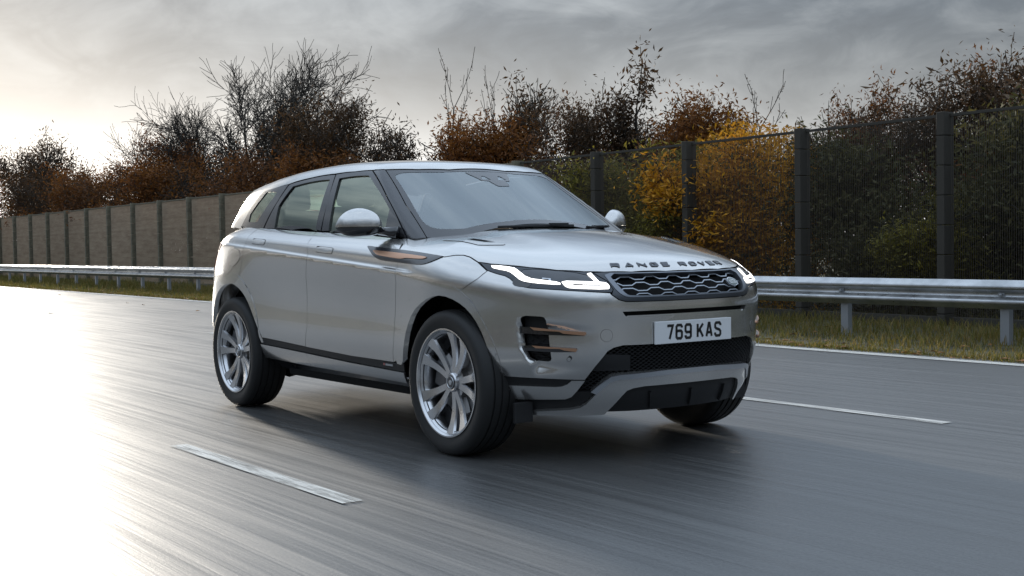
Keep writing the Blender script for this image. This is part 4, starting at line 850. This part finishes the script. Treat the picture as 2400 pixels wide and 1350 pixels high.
def wave(s0, s1, z, amp, per, ph, fine=9):
    # flat-topped zigzag
    out = []; s = s0
    for k in np.arange(math.floor((s0-ph)/per), math.ceil((s1-ph)/per)+1):
        for u, v in ((.0, -1), (.14, -1), (.27, -1), (.36, 0), (.45, 1), (.62, 1), (.77, 1), (.86, 0), (.95, -1)):
            q = ph + (k+u)*per
            if s0 <= q <= s1: out.append((q, z + v*amp/2))
    return out
for k, z in enumerate((.9105, .8825, .8545, .8265)):
    ribbon('grille_bar', M_ATLAS, gfr, [wave(-.50, .50, z, .0130, .148, .0 + (.074 if k % 2 else 0))], .0044, -.010, .014, gop)
# small oval badge at the car's left end of the grille
def glyph_strokes():
    return {'R': [[(0, 0), (0, 1), (.85, 1), (1, .85), (1, .6), (.85, .45), (0, .45)], [(.5, .45), (1, 0)]], 'A': [[(0, 0), (.42, 1), (.58, 1), (1, 0)], [(.2, .3), (.8, .3)]], 'N': [[(0, 0), (0, 1), (1, 0), (1, 1)]],
     'G': [[(1, .82), (.85, 1), (.15, 1), (0, .85), (0, .15), (.15, 0), (.85, 0), (1, .15), (1, .5), (.55, .5)]], 'E': [[(1, 1), (0, 1), (0, 0), (1, 0)], [(0, .5), (.85, .5)]], 'O': [[(.15, 0), (0, .15), (0, .85), (.15, 1), (.85, 1), (1, .85), (1, .15), (.85, 0), (.15, 0)]],
     'V': [[(0, 1), (.45, 0), (.55, 0), (1, 1)]], 'L': [[(0, 1), (0, 0), (1, 0)]], 'D': [[(0, 0), (0, 1), (.75, 1), (1, .8), (1, .2), (.75, 0), (0, 0)]],
     '7': [[(.0, 1), (1, 1), (.42, 0)]], '6': [[(1, .80), (1, .88), (.82, 1), (.18, 1), (0, .88), (0, .12), (.18, 0), (.82, 0), (1, .12), (1, .46), (.82, .57), (.18, .57), (0, .46)]],
     '9': [[(0, .20), (0, .12), (.18, 0), (.82, 0), (1, .12), (1, .88), (.82, 1), (.18, 1), (0, .88), (0, .54), (.18, .43), (.82, .43), (1, .54)]],
     'K': [[(0, 0), (0, 1)], [(1, 1), (.10, .40)], [(.36, .60), (1, 0)]], 'S': [[(1, .78), (1, .88), (.82, 1), (.18, 1), (0, .88), (0, .66), (.18, .57), (.82, .44), (1, .34), (1, .12), (.82, 0), (.18, 0), (0, .12), (0, .24)]]}
GL = glyph_strokes()
def stroke2d(line, w):
    P = np.array(line, float); n = len(P); cl = np.linalg.norm(P[0]-P[-1]) < 1e-6
    if cl: P = P[:-1]; n -= 1
    A = []; B = []
    for i in range(n):
        pv = P[i-1] if (i > 0 or cl) else None; nx = P[(i+1) % n] if (i < n-1 or cl) else None
        d1 = (P[i]-pv)/np.linalg.norm(P[i]-pv) if pv is not None else None; d2 = (nx-P[i])/np.linalg.norm(nx-P[i]) if nx is not None else None
        if d1 is None: d1 = d2
        if d2 is None: d2 = d1
        n1 = np.array([-d1[1], d1[0]]); n2 = np.array([-d2[1], d2[0]]); m_ = n1+n2; m_ = m_/max((m_*m_).sum(), .6)*2
        A.append(P[i]+m_*w/2); B.append(P[i]-m_*w/2)
    return np.array(A), np.array(B), cl
def lettering(name, m, parent, text, put, cw, ch, pitch, w, thick, start):
    # raised letters: put(u, v, d) maps flat letter space into the car
    s = start
    for ch_ in text:
        if ch_ == ' ': s += pitch*.45; continue
        V = []; F = []
        for ln in GL[ch_]:
            A, B, cl = stroke2d([(p[0]*(cw-w)+w/2, p[1]*(ch-w)+w/2) for p in ln], w); n = len(A); b = len(V)
            for d in (thick, 0):
                for q in A: V.append(put(s+q[0], q[1], d))
                for q in B: V.append(put(s+q[0], q[1], d))
            for i in range(n if cl else n-1):
                j = (i+1) % n; F += [(b+i, b+j, b+n+j, b+n+i), (b+2*n+i, b+2*n+j, b+j, b+i), (b+n+i, b+n+j, b+3*n+j, b+3*n+i)]
            if not cl: F += [(b, b+n, b+3*n, b+2*n), (b+n-1, b+3*n-1, b+4*n-1, b+2*n-1)]
        o = mesh(name, V, F, m, parent)
        bm = bmesh.new(); bm.from_mesh(o.data); bmesh.ops.recalc_face_normals(bm, faces=bm.faces[:]); bm.to_mesh(o.data); bm.free()
        s += pitch
def on_nose(s0, z0, k=1.0):
    def put(u, v, d):
        P = from_chart('C', np.array([[s0+u, z0+v*k]]), lower); return tuple(P[0] + grad(lower, P)[0]*d)
    return put
M_LETTER = mat('dark_chrome', (.10, .105, .115), .22, .9)
# bonnet lettering: arc grows towards the car's left, i.e. reading direction
lettering('letter', M_LETTER, bon, 'RANGE', on_nose(-.410, .9545), .050, .0200, .0800, .0062, .004, 0)
lettering('letter', M_LETTER, bon, 'ROVER', on_nose(.0375, .9535), .050, .0200, .0800, .0062, .004, 0)
bs, bz = .325, .8685
def ell(a, b, n=28): return [[bs+a*math.cos(2*math.pi*i/n), bz+b*math.sin(2*math.pi*i/n)] for i in range(n)]
bd = panel('badge', None, M_SILVERTRIM, gfr, poly=ell(.040, .0215), chart='C', h=.01, pair=False, gap=0, lip=.01, lift=.002)
panel('badge_face', None, M_BADGE, bd, poly=ell(.035, .018), chart='C', h=.01, pair=False, gap=0, lip=.001, lift=.0035)
lettering('badge_letter', M_WHITE, bd, 'LAND', on_nose(bs-.024, bz+.0010), .0095, .0085, .0120, .0020, .0042, 0)
lettering('badge_letter', M_WHITE, bd, 'ROVER', on_nose(bs-.026, bz-.0105), .0088, .0085, .0110, .0020, .0042, 0)
# slot, fog intakes
panel('slot_back', None, M_DARK, bum, poly=slot_p, chart='C', h=.03, pair=False, lip=0, lift=-.03, gap=-.006)
panel('slot_lip', None, M_CAR, bum, poly=[[-.37, .7245], [-.385, .7105], [.385, .7105], [.37, .7245]], chart='C', h=.02, pair=False, lip=.02, lift=-.006, gap=0)
panel('intake_back', None, M_PLASTIC, bum, poly=fog_p, chart='C', h=.02, lip=0, lift=-.058, gap=-.008)
fl = []
for k in range(12): fl.append(wave(-.93, -.70, .475 + .0175*k, .008, .052, .026 if k % 2 else 0))
fm = ribbon('intake_mesh', M_PLASTIC, bum, fl, .0035, -.046, .056, fog_p)
o = link(bpy.data.objects.new('intake_mesh', fm.data.copy()), bum); bm = bmesh.new(); bm.from_mesh(o.data)
for v in bm.verts: v.co.y *= -1
bmesh.ops.reverse_faces(bm, faces=bm.faces[:]); bm.to_mesh(o.data); bm.free()
for nm in ('blade1', 'blade2'):
    bb = panel('intake_blade', nm+'_body', M_GLOSSBLACK, bum, h=.012, gap=0, lip=.05, lift=-.004)
    panel('blade_trim', nm, M_COPPER_TRIM, bb, h=.010, gap=0, lip=.012, lift=.003)
ringed('tow_cover', 'tow_cover', M_CAR, bum, .0022, .0016)
ringed('parking_sensor', 'sensor_dot', M_CAR, bum, .003, .002); ringed('parking_sensor', 'sensor_dot_arch', M_CAR, bum, .003, .006)
# skirts, lower inlet, skid plate
panel('skirt_trim', 'skirt_black_top', M_PLASTIC, car, gap=.0005, lip=.012, lift=-.004)
panel('skirt_strip', 'skirt_silver', M_CAR, car, gap=.0008, lip=.015, lift=.003, smooth=0)
panel('lower_skirt', 'skirt_black', M_PLASTIC, car, gap=.0005, lip=.04, lift=-.008)
inl = outline('inlet')[1]
ib = panel('inlet_back', None, M_DARK, car, poly=inl, chart='C', h=.03, pair=False, lip=0, lift=-.055, gap=-.012)
hx = []
for k in range(26): hx.append(wave(-.66, .66, .335 + .0098*k, .0052, .0300, .015 if k % 2 else 0))
ribbon('inlet_mesh', M_PLASTIC, ib, hx, .0026, -.018, .030, inl, kind='stuff')
panel('radar_plate', 'inlet_plate', M_PLASTIC, ib, pair=False, h=.02, gap=0, lip=.03, lift=-.012)
sk = panel('skid_plate', 'skid', M_CAR, car, h=.016, pair=False, lip=.05, lift=.012, gap=.001)
panel('skid_lip', 'skid_lip', M_SILVERTRIM, sk, h=.012, pair=False, lip=.006, lift=.017, gap=0)
va = outline('valance')[1]
vl = panel('valance', None, M_PLASTIC, car, poly=va, chart='C', h=.02, pair=False, lip=.04, lift=-.006, gap=0)
for y in (-.24, 0, .24):
    L_ = [(y*1.02+.018*q, .345-.085*q) for q in np.linspace(0, 1, 6)]; ribbon('valance_fin', M_PLASTIC, vl, [L_], .010, .008, .02)
# number plate
plate = MB(); plate.box(-.006, .004, -.26, .26, -.0555, .0555, .003)
npl = plate.build('number_plate', M_WHITE, car); npl.location = (.8475, .006, .6335); npl.rotation_euler = (0, math.radians(1.0), 0)
def on_plate(u, v, d): return (.0042 + d, u, v - .0395)
lettering('plate_character', M_INK, npl, '769', on_plate, .050, .079, .061, .0135, .0008, -.1885)
lettering('plate_character', M_INK, npl, 'KAS', on_plate, .050, .079, .061, .0135, .0008, .0165)

# ---- wheels
def wheel(x, y, a0):
    sg = -1 if y < 0 else 1; R = .375
    b = MB(); hw = .1225
    prof = [(-.105, .262), (-.112, .285), (-.1215, .315), (-.1225, .335), (-.118, .352), (-.106, .3645), (-.098, .3685)]
    for g in (-.066, -.022, .022, .066): prof += [(g-.0065, .374), (g-.006, .3660), (g+.006, .3660), (g+.0065, .374)]
    prof += [(.098, .3685), (.106, .3645), (.118, .352), (.1225, .335), (.1215, .315), (.112, .285), (.105, .262)]
    b.lathe(prof, n=96)
    r = MB(); r.lathe([(-sg*.09, .262), (-sg*.02, .240), (sg*.06, .240), (sg*.095, .252), (sg*.104, .266), (sg*.112, .279), (sg*.116, .2795), (sg*.1165, .2720), (sg*.112, .2680), (sg*.104, .262)], n=96)
    w = r.build('wheel', M_ALLOY, car); autosmooth(w, 40); w.location = (x, y, R); w.rotation_euler = (0, a0, 0)
    ty = autosmooth(b.build('tyre', M_RUBBER, w), 30)
    q = MB(); q.lathe([(-sg*.088, .238), (sg*.095, .250)], n=64); q.lathe([(-sg*.05, .02), (-sg*.05, .245)], n=48); autosmooth(q.build('barrel', M_BARREL, w))
    d = MB(); d.lathe([(sg*.02, .06), (sg*.02, .175), (sg*-.008, .175), (sg*-.008, .06)], n=64); d.lathe([(sg*.055, .01), (sg*.055, .085), (sg*.02, .09)], n=32); autosmooth(d.build('brake_disc', M_DISC, w))
    cq = MB(); cq.box(-.20, -.10, min(-sg*.02, sg*.045), max(-sg*.02, sg*.045), -.085, .085, .012); cal = cq.build('brake_caliper', M_BARREL, w); cal.rotation_euler = (0, -a0 + .3, 0)
    sm = None
    for k in range(10):
        an = 2*math.pi*(k//2)/5 + (.175 if k % 2 else -.175)
        key = ('spoke', sg, k % 2)
        if key not in SPK:
            V = []; F = []; N = 9; tw = (.10 if k % 2 else -.10)
            for i in range(N):
                u = i/(N-1); rr = .045 + u*.222; wd = .036 + .014*u + .030*max(0, u-.72)/.28; dp = .068 + .036*u**.8 - .018*math.sin(math.pi*u); off_ = tw*u*.16
                for (dx, dy) in ((-1, -.012), (-.82, 0), (.82, 0), (1, -.012), (.7, -.045), (-.7, -.045)): V.append((off_ + dx*wd/2, sg*(dp+dy), rr))
            for i in range(N-1):
                for j in range(6): F.append((i*6+j, i*6+(j+1) % 6, (i+1)*6+(j+1) % 6, (i+1)*6+j))
            F += [tuple(range(6)), tuple(range((N-1)*6, N*6))]
            bb = MB(); bb.add(V, F); so_ = bb.build('spoke', M_ALLOY, None); autosmooth(so_, 25); COL.objects.unlink(so_); SPK[key] = so_.data
        s_ = link(bpy.data.objects.new('spoke', SPK[key]), w); s_.rotation_euler = (0, an, 0)
    h = MB(); h.lathe([(sg*.05, .050), (sg*.076, .050), (sg*.082, .044), (sg*.080, .036)], n=40); autosmooth(h.build('hub', M_ALLOY, w))
    h = MB(); h.lathe([(sg*.079, .036), (sg*.082, .034), (sg*.0835, .028)], n=40); h.lathe([(sg*.0835, .0285), (sg*.084, .001)], n=40); autosmooth(h.build('hub_cap', M_GLOSSBLACK, w))
    h = MB(); h.lathe([(sg*.0838, .031), (sg*.0862, .0295), (sg*.0838, .028)], n=40); h.build('cap_ring', M_SILVERTRIM, w)
    h = MB(); h.lathe([(sg*.084, .013), (sg*.0865, .012), (sg*.0867, .001)], n=20); h.build('cap_emblem', M_SILVERTRIM, w)
SPK = {}
for x, y, a in ((0, -.8125, .35), (0, .8125, .9), (-2.681, -.8125, 1.15), (-2.681, .8125, .1)): wheel(x, y, a)
# ---- wheel wells and underside
for x in (.01, -2.671):
    for sg in (-1, 1):
        b = MB(); pr = [(0, .02), (0, .445), (sg*.245, .445)]; b.lathe(pr, c=(x, sg*.545, .385), n=28, a0=(.42 if x > -1 else -.1), a1=math.pi+(.1 if x > -1 else -.3)); b.build('wheel_liner', M_DARK, car, smooth=True)
b = MB(); b.box(-3.35, .56, -.46, .46, .25, .42, .03); b.box(-2.10, -.56, -.80, .80, .25, .40, .03); b.box(-.50, .62, -.53, .53, .40, .90, .03); b.box(-3.30, -2.2, -.53, .53, .4, .95, .03); b.build('underbody', M_DARK, car)
for sg in (-1, 1):
    b = MB(); b.box(.41, .43, min(sg*.69, sg*.80), max(sg*.69, sg*.80), .198, .30, .004); b.build('mud_deflector', M_PLASTIC, car)
    b = MB(); b.tube([(-3.30, sg*.45, .30), (-3.5, sg*.45, .30), (-3.62, sg*.45, .29)], .04, 14); b.build('exhaust', M_BARREL, car)
    b = MB(); b.tube([(-2.30, sg*.50, .28), (-2.5, sg*.60, .22), (-2.66, sg*.66, .26)], .03, 8); b.build('suspension_arm', M_DARK, car)
# ---- mirrors
for sg in (-1, 1):
    YC, ZC_, XC = -.938, 1.201, -.868
    def shell(z0, z1, flip):
        V = []; F = []; nu, nv = 22, 16
        for i in range(nu):
            u = -1 + 2*i/(nu-1)
            ztop = .092*(max(0, 1-abs(u)**2.2))**.62 + .012; zb = -.052*(max(0, 1-abs(u-.02)**3.0))**.6 - .002
            for j in range(nv):
                v = j/(nv-1); z = (ztop*v if flip else zb*v)
                e = max(0, 1 - abs(u)**3.2)**.5; wz = max(0, 1 - (abs(z)/(max(ztop, .012) if flip else max(-zb, .012)))**2.2)**.5
                bul = .092 if flip else .088
                V.append((XC + bul*e*(.22 + .78*wz) + .045*u, YC*1 + u*.118, ZC_ - .012 + z + (.0015 if flip else -.0015)))
        for i in range(nu-1):
            for j in range(nv-1): F.append((i*nv+j, (i+1)*nv+j, (i+1)*nv+j+1, i*nv+j+1))
        return [(x, -sg*y, z) for x, y, z in V], F
    mb = MB(); V, F = shell(0, 0, True); mb.add(V, F); mi = mb.build('mirror_cap', M_CAR, car); autosmooth(mi, 60)
    mb = MB(); V, F = shell(0, 0, False); mb.add(V, F); autosmooth(mb.build('mirror_base', M_GLOSSBLACK, mi), 60)
    mb = MB(); V = []; n = 28
    for xx in (.002, -.004):
        for k in range(n):
            a_ = 2*math.pi*k/n; u = .93*math.cos(a_); zz = math.sin(a_)*((.086*(max(0, 1-abs(u)**2.3))**.55 + .006) if math.sin(a_) > 0 else .048)
            V.append((XC + xx + .045*u, -sg*(YC + u*.118), ZC_ - .012 + zz*.95))
    mb.add(V, [tuple(range(n)), tuple(range(n, 2*n))] + [(k, (k+1) % n, n+(k+1) % n, n+k) for k in range(n)]); mb.build('mirror_glass', M_SILVERTRIM, mi)
    mb = MB()
    ya, yb = -sg*(YC+.095), -sg*(-.79)
    mb.tube([(XC+.07, ya, ZC_-.035), (XC+.12, (ya+yb)/2, ZC_-.040), (XC+.19, yb, ZC_-.048)], [.024, .026, .036], 10); mb.build('mirror_arm', M_GLOSSBLACK, mi, smooth=True)
panel('mirror_sail', 'mirror_sail', M_GLOSSBLACK, car, f=cabin, h=.03, lift=.004, gap=0, lip=.006)
# ---- wipers
for pts in ([(-.40, -.30, 1.178), (-.372, -.10, 1.183), (-.358, .10, 1.185), (-.372, .22, 1.184)], [(-.42, .36, 1.176), (-.47, .50, 1.172), (-.56, .68, 1.162)]):
    b = MB(); b.tube(pts, .007, 6); wv = b.build('wiper', M_PLASTIC, car, smooth=True); b = MB(); p0 = Vector(pts[-2]); b.box(p0.x-.02, p0.x+.02, p0.y-.06, p0.y+.06, p0.z, p0.z+.014, .004); b.build('wiper_joint', M_PLASTIC, wv)
# ---- cabin
panel('sensor_housing', 'sensor', M_PILLAR, car, f=cabin, h=.02, pair=False, lip=0, lift=-.0008, gap=0, holes=[outline('sensor_eye_a')[1], outline('sensor_eye_b')[1]])
b = MB(); b.box(-1.20, -.62, -.70, .70, .70, 1.075, .05); b.box(-.72, -.48, -.68, .68, .80, 1.085, .04); b.build('dashboard', M_TRIM_IN, car)
b = MB(); b.tube([(-1.10, -.37 + .185*math.cos(t_), 1.06 + .17*math.sin(t_)) for t_ in np.linspace(0, 2*math.pi, 26)], .016, 8); b.box(-1.11, -1.06, -.45, -.29, 1.01, 1.10, .02); b.build('steering_wheel', M_TRIM_IN, car, smooth=True)
def seat(x, y, w):
    b = MB(); b.box(x-.25, x+.28, y-w/2, y+w/2, .62, .78, .05); s_ = b.build('seat', M_SEAT, car, smooth=True)
    b = MB(); b.box(-.08, .08, -w/2+.01, w/2-.01, 0, .62, .06); k = b.build('backrest', M_SEAT, s_, smooth=True); k.location = (x-.27, y, .74); k.rotation_euler = (0, -.30, 0)
    b = MB(); b.box(-.05, .05, -.13, .13, 0, .19, .045); k = b.build('headrest', M_SEAT, s_, smooth=True); k.location = (x-.475, y, 1.36-.02); k.rotation_euler = (0, -.12, 0)
for y in (-.37, .37): seat(-1.45, y, .50)
for y in (-.40, .40): seat(-2.32, y, .55)
panel('headliner', 'roof', M_LINER, car, f=cabin, h=.06, pair=False, gap=.03, lip=0, lift=-.04)
b = MB(); b.box(-3.0, -.5, -.72, .72, .58, .60); b.build('cabin_floor', M_TRIM_IN, car)
for sg in (-1, 1):
    b = MB(); b.box(-2.9, -.62, min(sg*.70, sg*.745), max(sg*.70, sg*.745), .5, 1.10, .01); b.build('door_lining', M_TRIM_IN, car)
